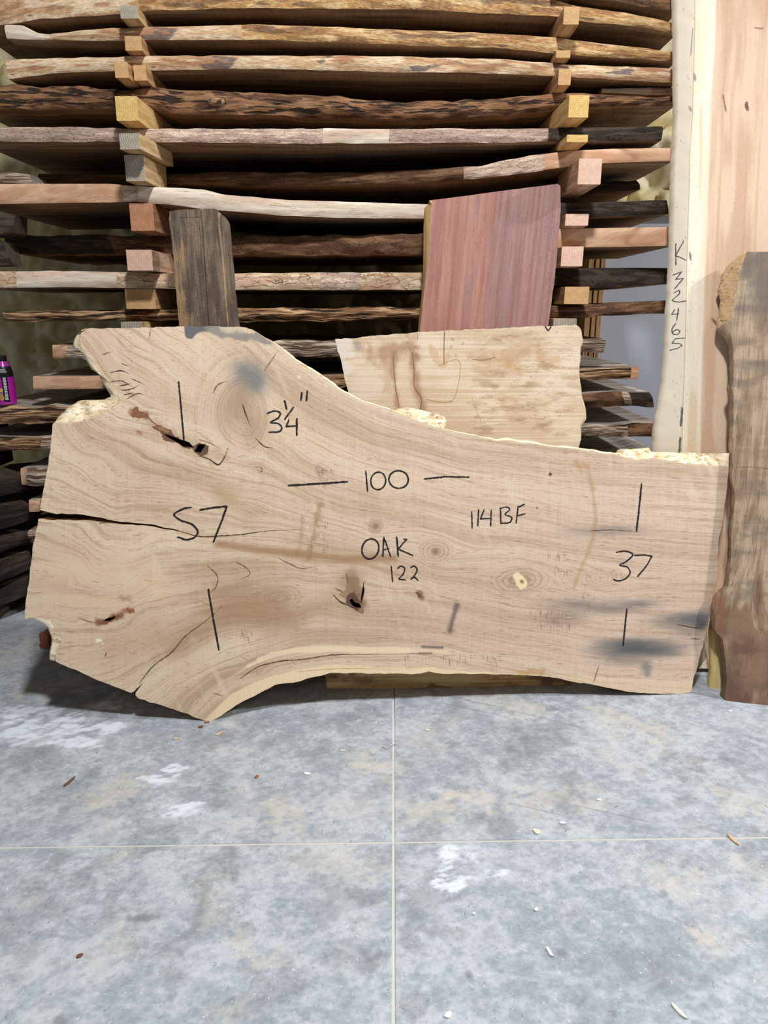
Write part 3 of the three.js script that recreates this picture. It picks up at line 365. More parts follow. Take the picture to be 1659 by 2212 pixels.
// ---- the big oak slab
const OAK = leanPlane(onFloor(450, 1557), onFloor(1440, 1501), 12 * Math.PI / 180);
const oakSegs = [
  { o: [[176, 713], [183, 710], [277, 708], [404, 705], [469, 705], [530, 707], [566, 721]] },
  { o: [[566, 721], [595, 737], [624, 759], [640, 773], [679, 797], [715, 818], [734, 835], [784, 862], [857, 885]], i: [[566, 724], [592, 741], [620, 764], [636, 778], [674, 802], [711, 824], [730, 841], [781, 867], [856, 890]] },
  { o: [[857, 885], [860, 880], [885, 879], [907, 884], [936, 891], [963, 898], [969, 912], [961, 925]], i: [[856, 890], [890, 905], [925, 918], [961, 928]] },
  { o: [[961, 925], [994, 932], [1041, 941], [1073, 947], [1102, 946], [1160, 954], [1205, 962], [1255, 965], [1277, 970], [1331, 977]], i: [[961, 928], [993, 936], [1040, 945], [1072, 952], [1102, 952], [1160, 960], [1205, 967], [1254, 971], [1276, 976], [1331, 982]] },
  { o: [[1331, 977], [1350, 977], [1356, 970], [1400, 969], [1411, 967], [1412, 975], [1487, 978], [1540, 979], [1575, 979]], i: [[1331, 982], [1356, 989], [1378, 994], [1412, 989], [1440, 995], [1494, 1003], [1540, 1006], [1572, 1008]] },
  { o: [[1575, 979], [1574, 1006], [1571, 1044], [1563, 1113], [1554, 1163], [1550, 1198], [1552, 1222], [1547, 1251], [1541, 1282], [1532, 1323], [1527, 1357], [1522, 1379], [1509, 1430], [1498, 1467], [1495, 1495], [1472, 1499], [1425, 1499], [1381, 1497], [1337, 1491], [1299, 1483], [1268, 1476], [1237, 1473], [1199, 1464], [1158, 1459], [1080, 1457], [1031, 1456], [961, 1455], [931, 1451], [898, 1455], [832, 1456], [766, 1454], [713, 1454], [666, 1466], [633, 1475], [597, 1478], [546, 1505], [503, 1528], [474, 1548], [456, 1557], [441, 1557], [402, 1541], [347, 1523], [298, 1509], [291, 1499], [311, 1472], [286, 1497], [260, 1489], [213, 1470], [163, 1447], [121, 1431]] },
  { o: [[121, 1431], [103, 1427], [107, 1405], [110, 1380], [103, 1358], [87, 1346], [69, 1338], [54, 1337]], i: [[121, 1429], [123, 1402], [132, 1387], [134, 1373], [118, 1369], [112, 1362], [119, 1355], [109, 1340], [83, 1335], [55, 1334]], deep: 0.006 },
  { o: [[54, 1337], [56, 1297], [63, 1250], [72, 1174], [80, 1145], [83, 1121], [120, 1124], [159, 1124], [199, 1125], [242, 1131], [322, 1137], [395, 1150], [387, 1146], [329, 1133], [246, 1126], [228, 1120], [192, 1114], [148, 1110], [112, 1109], [86, 1101], [94, 1052], [102, 1015], [109, 972], [112, 940], [114, 912]] },
  { o: [[114, 912], [120, 900], [143, 878], [168, 865], [187, 863], [223, 862], [237, 855], [230, 842]], i: [[115, 914], [150, 914], [187, 907], [201, 900], [234, 885], [262, 867]], deep: 0.02 },
  { o: [[230, 842], [216, 817], [208, 798], [194, 796], [185, 777], [172, 757], [156, 750], [153, 739], [163, 722], [176, 713]], i: [[262, 867], [248, 845], [219, 806], [194, 773], [176, 751], [172, 730], [177, 716]], deep: 0.014 },
];
{
  const fr = frame(OAK, oakSegs, 2048), { W, H, T } = fr, px = fr.k / 590; // px: texture pixels per photo pixel, about
  const upper = [[-100, -500], [200, 300], [430, 600], [520, 680], [600, 742], [680, 802], [800, 872], [1000, 938], [1300, 975], [1700, 990]].map(([x, y]) => T(x, y)), lower = [[-100, 2000], [200, 1690], [330, 1570], [420, 1500], [500, 1450], [600, 1415], [700, 1402], [900, 1400], [1100, 1445], [1300, 1482], [1700, 1510]].map(([x, y]) => T(x, y));
  const sm = (c) => { const a = [...Array(W).keys()].map((x) => pl(c, x)), b = a.slice(); const R = 40; for (let x = 0; x < W; x++) { let s = 0, n = 0; for (let k = -R; k <= R; k += 4) { const q = a[clamp(x + k, 0, W - 1)]; s += q; n++; } b[x] = s / n; } return b; };
  const yt = sm(upper), yb = sm(lower);
  const knots = [[811, 1136, 34, 26], [940, 1191, 70, 50], [1123, 1253, 110, 60], [1305, 1245, 100, 52], [910, 1285, 40, 24], [770, 1280, 70, 60], [545, 1105, 40, 26], [600, 1290, 90, 50], [235, 1335, 80, 30], [562, 1013, 24, 20], [420, 965, 110, 50], [1191, 1024, 14, 8]].map(([x, y, rx, ry]) => { const [a, b] = T(x, y); return [a, b, rx * px, ry * px]; });
  const [bx, by] = T(530, 892), [lx, ly] = T(600, 1290), [l2x, l2y] = T(210, 1250), [kx1, ky1] = T(940, 1191), [kx2, ky2] = T(1123, 1253), [kx3, ky3] = T(1300, 1248), [kx4, ky4] = T(811, 1136);
  const cores = [[kx1, ky1, 46 * px, 36 * px, 0.8], [kx2, ky2, 80 * px, 40 * px, 0.75], [kx3, ky3, 60 * px, 34 * px, 0.45], [kx4, ky4, 22 * px, 20 * px, 0.8], [lx, ly, 64 * px, 34 * px, 0.6]];
  const O = new Paint(W, H), hgt = new Paint(W, H);
  const base = [214, 189, 162], pale = [230, 209, 182], deep = [179, 147, 118], pink = [213, 187, 166];
  const sapTop = [[430, 1600], [441, 1556], [500, 1497], [560, 1468], [640, 1446], [713, 1434], [766, 1437], [830, 1441], [930, 1440], [1000, 1449], [1700, 1480]].map(([x, y]) => T(x, y));
  let kk = 0;
  for (let y = 0; y < H; y++) for (let x = 0; x < W; x++, kk += 3) {
    let Y = y, X = x;
    for (const k of knots) { const dx = (x - k[0]) / k[2], dy = (y - k[1]) / k[3], d = dx * dx + dy * dy; if (d < 5) Y -= (y - k[1]) * Math.exp(-d) * 0.66; }
    const w = fbm(x * 0.0035, y * 0.005, 3);
    let v = (Y - yt[x]) / (yb[x] - yt[x]); const left = 1 - smooth(500 * px, 1150 * px, x);
    v += 0.014 * w * (0.5 + left) + 0.006 * fbm(x * 0.012 + 5, Y * 0.02, 2) + 0.008 * left * Math.sin(v * 11 + x * 0.004 + w * 5);
    v += 0.0022 * fbm(x * 0.03, y * 0.03, 2); const fine = left * 0.8;
    let n1 = fbm(x * 0.0022 + 3, v * 20, 3), n2 = noise(x * 0.0035, v * 105 + w * 2) * 0.5 * (1 - fine * 0.6) + noise(x * 0.006 + 40, v * 235) * 0.6 + noise(x * 0.005 + 70, v * 400 + 5) * 0.45 * fine, n3 = noise(x * 0.035, v * (left > 0.5 ? 760 : 430) + 11) * 0.6 + noise(x * 0.08 + 3, y * 0.6 + v * 80) * 0.4;
    // branch end and knots: rings around their cores
    const dx = (x - bx) / (1.0 * px), dy = (y - by) / (1.25 * px), r = Math.hypot(dx * (dx > 0 ? 1.35 : 1), dy), rr = r + 6 * fbm(x * 0.012, y * 0.012, 3);
    const wr = (1 - smooth(45, dx < 0 && dy < 0.2 * -dx ? 190 : 95, r)) * 0.9;
    const ringN = noise(rr * 0.3, 3.3) * 0.4 + noise(rr * 0.62, 9) * 0.6; n2 = lerp(n2, ringN, wr); n3 = lerp(n3, noise(rr * 1.3, Math.atan2(dy, dx) * 6), wr * 0.6); n1 = lerp(n1, 0.3 * (1 - smooth(34, 70, r)), wr * 0.7);
    let rings = 0; for (const c of cores) { const d = Math.hypot((x - c[0]) / c[2], (y - c[1]) / c[3]); if (d < 1) { const q = c[4] * (1 - smooth(0.55, 1, d)); const e = d + 0.05 * fbm(x * 0.03, y * 0.03, 2); n2 = lerp(n2, noise(e * 13, c[0]), q); n1 = lerp(n1, 0.12 + 0.2 * (1 - d), q * 0.7); rings = Math.max(rings, q * Math.pow(0.5 + 0.5 * Math.sin(e * 34 + noise(x * 0.02, y * 0.02) * 2), 2)); } }
    let c = mix3(base, pink, smooth(0.35 * W, 0.7 * W, x));
    c = mix3(c, deep, smooth(-0.02, 0.42, n1) * (0.2 + 0.3 * left)); c = mix3(c, pale, smooth(0.0, 0.4, -n1) * (0.35 + 0.3 * left));
    c = mix3(c, deep, smooth(0.05, 0.6, n2) * (0.4 + 0.1 * left)); c = mix3(c, pale, smooth(0.1, 0.6, -n2) * 0.3);
    c = mix3(c, [146, 110, 80], smooth(0.2, 0.7, n3) * 0.38); c = mix3(c, [158, 122, 90], rings * 0.5); const chat = noise(x * 0.32 + y * 0.02, y * 0.012) * 3.2;
    // fleck and saw texture across the grain
    const fl = noise(x * 0.05 - y * 0.02, y * 0.012 + 30) * noise(x * 0.006 + 8, y * 0.006); c = mix3(c, pale, clamp(fl - 0.12) * 0.9);
    const sap = pl(sapTop, x) + 3 * fbm(x * 0.03, 2, 2), inSap = smooth(-2, 4, y - sap) * (1 - smooth(930 * px, 1010 * px, x) * 0.55); c = mix3(c, [240, 216, 178], inSap * 0.95);
    const t = noise(x * 0.6, y * 0.6) * 5 + chat; O.b[kk] = c[0] + t; O.b[kk + 1] = c[1] + t; O.b[kk + 2] = c[2] + t;
    hgt.b[kk] = hgt.b[kk + 1] = hgt.b[kk + 2] = 150 - 50 * smooth(0.2, 0.8, n3) + 12 * noise(x * 0.25, y * 0.03) - 20 * smooth(0.2, 0.7, n2);
  }
  const TT = (pts) => pts.map((p) => T(...p)), stain = (pts, r, col, a, o = {}) => O.soft(TT(pts), r * px, col, a, { freq: 0.02, ...o });
  // iron and blue stain, water marks, brown streaks, sapwood strips
  stain([[528, 805], [545, 818], [552, 825]], 34, [104, 108, 112], 0.75, { rag: 0.25 }); stain([[510, 850], [500, 880]], 34, [168, 142, 116], 0.5);
  stain([[530, 880], [545, 910]], 38, [158, 128, 98], 0.45);
  const ell = (x, y, r, sx, col, al) => stain([[x, y]], r, col, al, { sx, rag: 0.35, stretch: 5, freq: 0.03 });
  ell(1300, 1146, 13, 7, [134, 122, 114], 0.55); ell(1250, 1306, 15, 5, [116, 110, 108], 0.6); ell(1370, 1306, 14, 6, [108, 104, 104], 0.7); ell(1300, 1314, 16, 6, [112, 108, 106], 0.6); ell(1215, 1335, 20, 3, [150, 130, 114], 0.5);
  ell(1375, 1402, 22, 4, [72, 76, 82], 0.85); ell(1345, 1396, 18, 4, [84, 86, 90], 0.6); ell(1430, 1408, 14, 4, [92, 92, 94], 0.6); ell(1396, 1440, 16, 0.9, [104, 102, 102], 0.6); ell(1360, 1425, 16, 2.5, [146, 132, 118], 0.5); ell(1398, 1456, 8, 1, [110, 106, 104], 0.5);
  ell(1500, 1338, 20, 3.2, [76, 80, 84], 0.8); ell(1450, 1340, 16, 3.5, [120, 114, 108], 0.5); ell(1490, 1366, 18, 2.4, [126, 120, 110], 0.6); ell(1515, 1352, 12, 1.5, [70, 72, 74], 0.7);
  stain([[987, 1308], [978, 1335], [972, 1362]], 7, [92, 80, 80], 0.75); stain([[912, 1397], [955, 1399]], 4, [108, 92, 88], 0.8, { stretch: 4 }); stain([[905, 1411], [930, 1410]], 3.5, [92, 74, 66], 0.8, { stretch: 4 });
  stain([[1244, 997], [1250, 1006], [1257, 1020]], 6, [186, 150, 108], 0.75, { rag: 0.4 }); stain([[1262, 1006], [1270, 1010], [1277, 1045], [1283, 1085], [1287, 1125], [1281, 1160], [1268, 1195], [1252, 1235], [1238, 1272]], 6, [182, 146, 108], 0.6, { rag: 0.5, freq: 0.04 }); stain([[1216, 968], [1222, 978]], 5, [190, 156, 112], 0.7);
  stain([[692, 1090], [678, 1150], [664, 1205]], 7, [150, 116, 84], 0.45, { rag: 0.9, freq: 0.08 }); stain([[655, 1120], [642, 1200]], 6, [156, 122, 90], 0.35, { rag: 0.9, freq: 0.08 }); stain([[688, 1012], [700, 1034]], 8, [140, 112, 88], 0.35, { rag: 1, freq: 0.1 });
  stain([[500, 1290], [560, 1305], [600, 1330]], 55, [160, 124, 92], 0.5); stain([[380, 1390], [460, 1340], [540, 1320]], 40, [164, 128, 94], 0.4); stain([[470, 1175], [560, 1188], [660, 1196], [740, 1207], [850, 1206]], 9, [150, 112, 78], 0.6, { stretch: 5 }); stain([[640, 1330], [700, 1310], [740, 1270]], 24, [176, 142, 108], 0.4);
  stain([[130, 1225], [230, 1240], [330, 1262]], 46, [230, 204, 168], 0.75, { stretch: 3 }); stain([[110, 1290], [200, 1300], [250, 1310]], 14, [224, 196, 158], 0.6, { stretch: 4 }); stain([[540, 1108], [470, 1060]], 26, [176, 140, 106], 0.5, { rag: 0.7 }); stain([[330, 1370], [250, 1390]], 40, [186, 150, 114], 0.4);
  stain([[760, 1250], [765, 1280], [768, 1300]], 24, [150, 118, 88], 0.75, { rag: 0.4 }); stain([[765, 1290], [775, 1305]], 14, [96, 66, 46], 0.8, { rag: 0.6, freq: 0.08 });
  stain([[880, 1405], [970, 1408]], 6, [236, 212, 178], 0.8); stain([[500, 1462], [540, 1437]], 2, [238, 216, 180], 0.7, {}); stain([[535, 1439], [565, 1424]], 4.5, [240, 218, 182], 0.85, { rag: 0.15, hard: 0.5 }); stain([[560, 1426], [590, 1414], [640, 1404], [720, 1401], [800, 1404], [880, 1405]], 7.5, [240, 218, 182], 0.9, { rag: 0.15, hard: 0.6 });
  stain([[1120, 1452], [1170, 1450]], 8, [190, 140, 80], 0.5, { rag: 0.9, freq: 0.1 }); stain([[318, 1425], [325, 1455]], 7, [206, 190, 168], 0.7, { rag: 0.8, freq: 0.08 }); stain([[415, 1380], [420, 1385]], 8, [206, 194, 180], 0.4);
  stain([[285, 893], [300, 900], [312, 897]], 7, [134, 84, 56], 0.9, { rag: 0.8, freq: 0.06 }); stain([[330, 922], [372, 945], [428, 975], [470, 985]], 16, [182, 148, 114], 0.5, { rag: 0.9, freq: 0.05 }); stain([[299, 933], [303, 935]], 5, [170, 116, 84], 0.8);
  stain([[215, 1345], [240, 1337], [262, 1330]], 6, [126, 80, 54], 0.8, { rag: 0.9, freq: 0.06 }); stain([[270, 1318], [285, 1320]], 6, [146, 92, 64], 0.8, { rag: 0.7, freq: 0.06 }); stain([[262, 1290], [278, 1296]], 9, [170, 132, 98], 0.6, { rag: 0.8, freq: 0.08 });
  stain([[811, 1136]], 10, [132, 106, 82], 0.85, { rag: 0.2 }); stain([[940, 1191]], 8, [142, 110, 82], 0.8, { rag: 0.4 }); stain([[1123, 1253]], 24, [136, 116, 92], 0.5); stain([[1118, 1246], [1128, 1260]], 12, [240, 222, 180], 0.98, { rag: 0.35, freq: 0.08, hard: 0.7 }); stain([[1126, 1255], [1128, 1257]], 4, [140, 88, 40], 0.9, { rag: 0.5 }); stain([[906, 1280], [912, 1290]], 6, [130, 98, 72], 0.8, { rag: 0.6, freq: 0.08 }); stain([[1191, 1024]], 4, [70, 52, 40], 0.95, { rag: 0.9, freq: 0.1 }); stain([[1160, 1097]], 2.5, [60, 50, 44], 0.9);
  stain([[210, 1384], [218, 1383]], 4, [244, 236, 208], 0.95, { rag: 0.7, freq: 0.1, hard: 0.5 }); stain([[221, 1390]], 3, [244, 236, 208], 0.95, { rag: 0.6, hard: 0.5 }); stain([[645, 814]], 4, [240, 226, 196], 0.9, { rag: 0.4 }); stain([[1318, 1004]], 3, [236, 222, 190], 0.9);
  // end sealer along the top edge
  stain([[404, 703], [412, 718], [420, 712], [440, 705]], 11, [96, 96, 98], 0.92, { rag: 0.6, freq: 0.04, hard: 0.6 }); stain([[450, 706], [475, 716], [500, 722], [530, 726], [560, 728], [585, 735]], 10, [140, 134, 126], 0.85, { rag: 0.5, freq: 0.05, hard: 0.6 }); stain([[480, 710], [520, 714]], 6, [206, 192, 168], 0.8, { rag: 0.9, freq: 0.08 });
  const g = O.canvas();
  // bare sapwood of the live edges
  for (const s of oakSegs) if (s.i) { g.fillStyle = 'rgb(244,230,200)'; g.beginPath(); [...s.o, ...s.i.slice().reverse()].forEach((p, i) => (i ? g.lineTo : g.moveTo).call(g, ...T(...p))); g.closePath(); g.fill(); g.strokeStyle = 'rgb(244,230,200)'; g.lineWidth = 4; g.stroke(); g.strokeStyle = 'rgba(150,116,78,0.8)'; g.lineWidth = 1.6; g.beginPath(); s.i.forEach((p, i) => (i ? g.lineTo : g.moveTo).call(g, ...T(...p))); g.stroke(); }
  const speck = (x0, x1, y0, y1, n) => { for (let i = 0; i < n * 2; i++) { const [x, y] = T(lerp(x0, x1, rnd()), lerp(y0, y1, rnd())), r = 2 + rnd() * 9; g.fillStyle = ['rgba(222,192,142,0.32)', 'rgba(252,244,224,0.5)', 'rgba(236,212,168,0.45)', 'rgba(140,104,66,0.4)'][Math.floor(rnd() * 3.25)]; g.beginPath(); for (let k = 0; k < 8; k++) { const a = k / 8 * 6.283, q = r * (0.35 + rnd()); g.lineTo(x + Math.cos(a) * q * 1.5, y + Math.sin(a) * q * 0.7); } g.fill(); } for (let i = 0; i < n * 0.25; i++) { const [x, y] = T(lerp(x0, x1, rnd()), lerp(y0, y1, rnd())); g.strokeStyle = 'rgba(104,74,44,0.7)'; g.lineWidth = 0.8 + rnd(); g.beginPath(); g.moveTo(x, y); g.lineTo(x + (rnd() - 0.5) * 12, y + (rnd() - 0.5) * 5); g.stroke(); } };
  g.save(); g.beginPath(); for (const s of oakSegs) if (s.i) { [...s.o, ...s.i.slice().reverse()].forEach((p, i) => (i ? g.lineTo : g.moveTo).call(g, ...T(...p))); g.closePath(); } g.clip(); speck(115, 262, 860, 915, 170); speck(150, 262, 713, 865, 150); speck(1331, 1581, 967, 1008, 330); speck(856, 970, 879, 928, 130); speck(54, 134, 1334, 1431, 60); speck(566, 860, 720, 890, 160); speck(961, 1331, 925, 982, 120); g.restore();
  const crack = (pts, w, col = 'rgba(58,38,26,0.85)') => { const c = TT(pts), q = curve(c, 6); g.strokeStyle = col; for (let i = 1; i < q.length; i++) { const t = i / q.length; g.lineWidth = w * px * (0.35 + 1.1 * Math.sin(Math.PI * Math.min(0.98, 0.1 + t))) * (0.7 + 0.6 * rnd()); g.beginPath(); g.moveTo(q[i - 1][0], q[i - 1][1] + (rnd() - 0.5)); g.lineTo(q[i][0], q[i][1] + (rnd() - 0.5)); g.stroke(); } };
  crack([[390, 1148], [430, 1159], [470, 1158], [520, 1155], [570, 1148], [650, 1144]], 1.6); crack([[215, 1130], [250, 1129], [330, 1136]], 2);
  crack([[238, 805], [262, 801], [280, 808]], 1.4); crack([[235, 826], [262, 823], [285, 835]], 1.2); crack([[258, 834], [282, 829]], 1.6); crack([[262, 844], [285, 840], [300, 832]], 1.3); crack([[268, 853], [288, 849]], 1.2); crack([[275, 861], [298, 850], [310, 853]], 1.4); crack([[284, 818], [312, 831]], 1.1); crack([[222, 766], [240, 760]], 1); crack([[262, 785], [280, 792]], 1); crack([[325, 712], [322, 735]], 1.4, 'rgba(130,100,66,0.6)'); crack([[168, 722], [185, 712]], 1.4);
  crack([[524, 873], [530, 893], [541, 921]], 1.6); crack([[460, 850], [470, 832], [492, 823]], 1.5, 'rgba(96,70,48,0.8)'); crack([[552, 947], [572, 965], [590, 968]], 1.4); crack([[570, 802], [587, 778], [600, 758]], 1.4, 'rgba(120,88,60,0.8)');
  crack([[280, 884], [300, 890], [316, 898], [330, 912], [352, 926], [372, 944]], 1.5, 'rgba(120,74,46,0.85)'); crack([[430, 985], [452, 992], [472, 1004], [486, 985], [492, 968]], 1.8); crack([[430, 950], [455, 958], [472, 968]], 1.2, 'rgba(120,80,54,0.8)'); crack([[550, 1008], [566, 1012], [564, 1020], [556, 1017]], 1.2, 'rgba(110,84,60,0.7)');
  crack([[448, 1222], [470, 1246], [465, 1270], [452, 1282]], 1.6, 'rgba(110,74,46,0.85)'); crack([[510, 1215], [530, 1225], [540, 1240], [520, 1252]], 1.6, 'rgba(118,82,54,0.8)'); crack([[600, 1205], [625, 1218], [650, 1228], [690, 1222]], 1.4, 'rgba(110,80,54,0.8)'); crack([[300, 1478], [330, 1440], [370, 1410], [400, 1375], [440, 1345], [480, 1310]], 2, 'rgba(96,68,44,0.8)'); crack([[520, 1465], [560, 1440], [610, 1428], [650, 1425], [720, 1415], [800, 1414], [935, 1411]], 1.6, 'rgba(82,54,34,0.9)'); crack([[640, 1452], [680, 1448], [760, 1444], [850, 1446], [930, 1441]], 0.9, 'rgba(160,120,80,0.6)');
  crack([[720, 1285], [735, 1300], [760, 1312], [780, 1325]], 1.8); crack([[786, 1258], [782, 1290], [778, 1318]], 2.2); crack([[748, 1240], [752, 1262]], 1.4); crack([[740, 1278], [722, 1270]], 1.2); crack([[860, 1098 + 40], [880, 1140]], 0.8, 'rgba(140,110,80,0.5)'); crack([[1275, 1147], [1320, 1145], [1385, 1150]], 1.2); crack([[1465, 1350], [1500, 1356], [1520, 1357]], 1.5); crack([[1492, 1380], [1515, 1381]], 1.2); crack([[225, 1345], [245, 1335], [258, 1331]], 2); crack([[170, 1335], [190, 1342], [215, 1345]], 1.3, 'rgba(130,84,56,0.8)'); crack([[230, 1410], [226, 1420]], 1.6, 'rgba(120,84,54,0.8)'); crack([[1282, 1475], [1290, 1450], [1296, 1434]], 1.6, 'rgba(110,76,50,0.7)'); crack([[460, 1498], [485, 1504]], 1.2, 'rgba(130,96,62,0.8)');
  for (let i = 0; i < 260; i++) { const x = lerp(130, 1530, rnd()), y = lerp(980, 1440, rnd()), l = 4 + rnd() * 12, p = T(x, y), q = T(x + l, y - (x < 700 ? (y - 1150) * -0.002 * l : 0)); g.strokeStyle = rnd() < 0.5 ? 'rgba(110,80,54,0.45)' : 'rgba(244,222,184,0.5)'; g.lineWidth = 0.8 + rnd(); g.beginPath(); g.moveTo(...p); g.lineTo(...q); g.stroke(); }
  for (const [cx, cy, w, h, n] of [[1190, 1335, 90, 40, 46], [700, 1030, 30, 40, 16], [690, 1150, 40, 80, 30], [1210, 1240, 30, 40, 14], [990, 1420, 240, 20, 40], [1270, 1300, 30, 40, 10], [530, 1370, 30, 20, 14], [1200, 1200, 40, 20, 12]]) for (let i = 0; i < n; i++) { const x = cx + (rnd() - 0.5) * w, y = cy + (rnd() - 0.5) * h, v = rnd() < 0.7; g.strokeStyle = 'rgba(112,82,58,0.4)'; g.lineWidth = 1 + rnd(); g.beginPath(); g.moveTo(...T(x, y)); g.lineTo(...T(x + (v ? 1 : 12), y + (v ? 10 : 0))); g.stroke(); }
  const patch = (pts, col) => { g.fillStyle = col; g.beginPath(); resample([...pts, pts[0]].map((p) => T(...p)), 5).forEach(([x, y], i) => { const q = [x + (rnd() - 0.5) * 4, y + (rnd() - 0.5) * 4]; (i ? g.lineTo : g.moveTo).call(g, ...q); }); g.fill(); };
  const y1 = (pts) => pts.map(([x, y]) => [60 + x * 0.3617, 690 + y * 0.3617]), y4 = (pts) => pts.map(([x, y]) => [600 + x * 0.3315, 1080 + y * 0.3315]), y3 = (pts) => pts.map(([x, y]) => [40 + x * 0.3617, 1080 + y * 0.3617]);
  patch(y1([[740, 640], [790, 630], [860, 665], [870, 690], [930, 725], [965, 735], [990, 760], [1030, 735], [1085, 755], [1075, 800], [1040, 820], [1000, 800], [980, 770], [930, 768], [905, 742], [810, 722], [800, 680]]), 'rgb(112,78,58)'); patch(y1([[755, 640], [800, 640], [855, 672], [820, 672], [790, 660]]), 'rgb(156,112,82)'); patch(y1([[1040, 750], [1082, 758], [1070, 795], [1045, 790]]), 'rgb(92,72,64)');
  patch(y1([[625, 540], [650, 516], [665, 545], [700, 560], [708, 578], [690, 590], [620, 586]]), 'rgb(140,92,64)'); patch(y1([[650, 666], [680, 668], [672, 682], [655, 680]]), 'rgb(176,124,94)');
  patch(y4([[450, 500], [525, 500], [540, 560], [560, 600], [545, 690], [470, 660], [400, 620], [440, 580]]), 'rgba(140,110,82,0.6)'); patch(y4([[455, 620], [500, 600], [545, 690], [560, 745], [500, 715], [440, 670]]), 'rgba(84,58,42,0.8)'); patch(y4([[520, 690], [550, 670], [562, 730], [535, 745]]), 'rgb(150,112,84)');
  patch(y3([[480, 735], [540, 700], [600, 685], [590, 700], [560, 725], [500, 750]]), 'rgb(130,80,56)'); patch(y3([[640, 650], [690, 648], [688, 672], [660, 680]]), 'rgb(150,94,68)'); patch(y4([[895, 600], [930, 610], [945, 640], [925, 640]]), 'rgb(110,82,62)');
  // charcoal writing
  const write = (pts, w = 4.2, c = true) => hand(g, TT(c && pts.length > 2 ? curve(pts, 6) : pts), w * px * 0.84);
  write([[386, 825], [391, 880], [397, 950]], 3.6, false); write([[450, 1274], [461, 1340], [473, 1404]], 4, false); write([[1386, 1045], [1381, 1095], [1375, 1147]], 4.4, false); write([[1354, 1315], [1350, 1355], [1346, 1395]], 4, false);
  write([[578, 893], [592, 888], [605, 892], [602, 902], [584, 913], [600, 915], [609, 924], [604, 932], [582, 934]], 3.6); write([[615, 866], [619, 884]]); write([[634, 880], [615, 906]], 3.6); write([[624, 907], [618, 922], [640, 920]], 3.6, false); write([[641, 905], [641, 940]]); write([[652, 848], [650, 864]]); write([[664, 845], [662, 865]]);
  write([[623, 1049], [690, 1045], [750, 1041]], 4.6, false); write([[917, 1035], [960, 1030], [1012, 1031]], 3.8, false); write([[790, 1018], [794, 1061]], 3.4); write(ring(817, 1039, 16, 19, 0.15), 3.4, false); write(ring(861, 1036, 21, 19, 0.1), 3.6, false);
  write([[413, 1096], [395, 1100], [376, 1112], [390, 1124], [416, 1134], [427, 1149], [420, 1161], [402, 1166], [385, 1161]], 4.2); write([[432, 1102], [460, 1097], [490, 1094], [481, 1120], [461, 1171]], 4.2, false);
  write([[1019, 1106], [1020, 1141]], 3.2); write([[1034, 1101], [1032, 1135]], 3.2); write([[1046, 1101], [1038, 1121], [1061, 1120]], 3.2, false); write([[1061, 1103], [1060, 1136]], 3.2); write([[1081, 1098], [1082, 1131]], 3.2); write([[1080, 1098], [1097, 1096], [1101, 1101], [1091, 1111], [1105, 1118], [1102, 1128], [1082, 1131]], 3.2); write([[1119, 1095], [1115, 1130]], 3.4); write([[1119, 1096], [1132, 1090]], 3.4); write([[1116, 1115], [1134, 1110]], 3.2);
  write(ring(800, 1186, 18, 22, 0.3), 3.6, false); write([[829, 1161], [827, 1201]], 4); write([[830, 1163], [844, 1203]], 3.6); write([[829, 1188], [840, 1185]], 3); write([[857, 1161], [860, 1201]], 3.8); write([[872, 1164], [878, 1166], [860, 1186], [891, 1200]], 3.6, false);
  write([[845, 1223], [848, 1257]], 3.2); write([[859, 1228], [866, 1223], [874, 1228], [871, 1240], [862, 1251], [868, 1252], [876, 1253]], 3.2); write([[887, 1226], [895, 1223], [901, 1230], [897, 1241], [888, 1251], [895, 1247], [903, 1254]], 3.2);
  write([[1332, 1193], [1353, 1191], [1367, 1198], [1353, 1213], [1339, 1221], [1356, 1226], [1361, 1238], [1350, 1251], [1334, 1255], [1325, 1252]], 3.4); write([[1371, 1200], [1393, 1199], [1408, 1202], [1397, 1222], [1378, 1245]], 3.6, false);
  const face = new THREE.MeshStandardMaterial({ map: O.texture(THREE.ClampToEdgeWrapping), bumpMap: hgt.relief(THREE.ClampToEdgeWrapping), bumpScale: 0.0011, roughness: 0.78 });
  const oak = thing('oak_slab', 'huge forked oak slab with charcoal numbers leaning in front of the stack', 'slab');
  const z1 = (pts) => pts.map(([x, y]) => [60 + x * 0.3617, 690 + y * 0.3617]), z4 = (pts) => pts.map(([x, y]) => [600 + x * 0.3315, 1080 + y * 0.3315]), z3 = (pts) => pts.map(([x, y]) => [40 + x * 0.3617, 1080 + y * 0.3617]);
  leanBoard(oak, OAK, oakSegs, fr, { thick: 0.083, face, cut: cutMat, wane: 0.03, rough: 0.008, holes: [z1([[803, 682], [850, 690], [900, 712], [965, 733], [992, 765], [930, 764], [900, 740], [850, 712]]), z1([[990, 790], [1020, 745], [1062, 748], [1045, 775], [1030, 800]]), z4([[468, 655], [485, 640], [502, 668], [538, 680], [545, 706], [515, 708], [480, 690]]), z4([[556, 566], [567, 578], [552, 650], [543, 676], [537, 660]]), z3([[500, 722], [540, 703], [585, 692], [575, 708], [535, 728]])] });
}

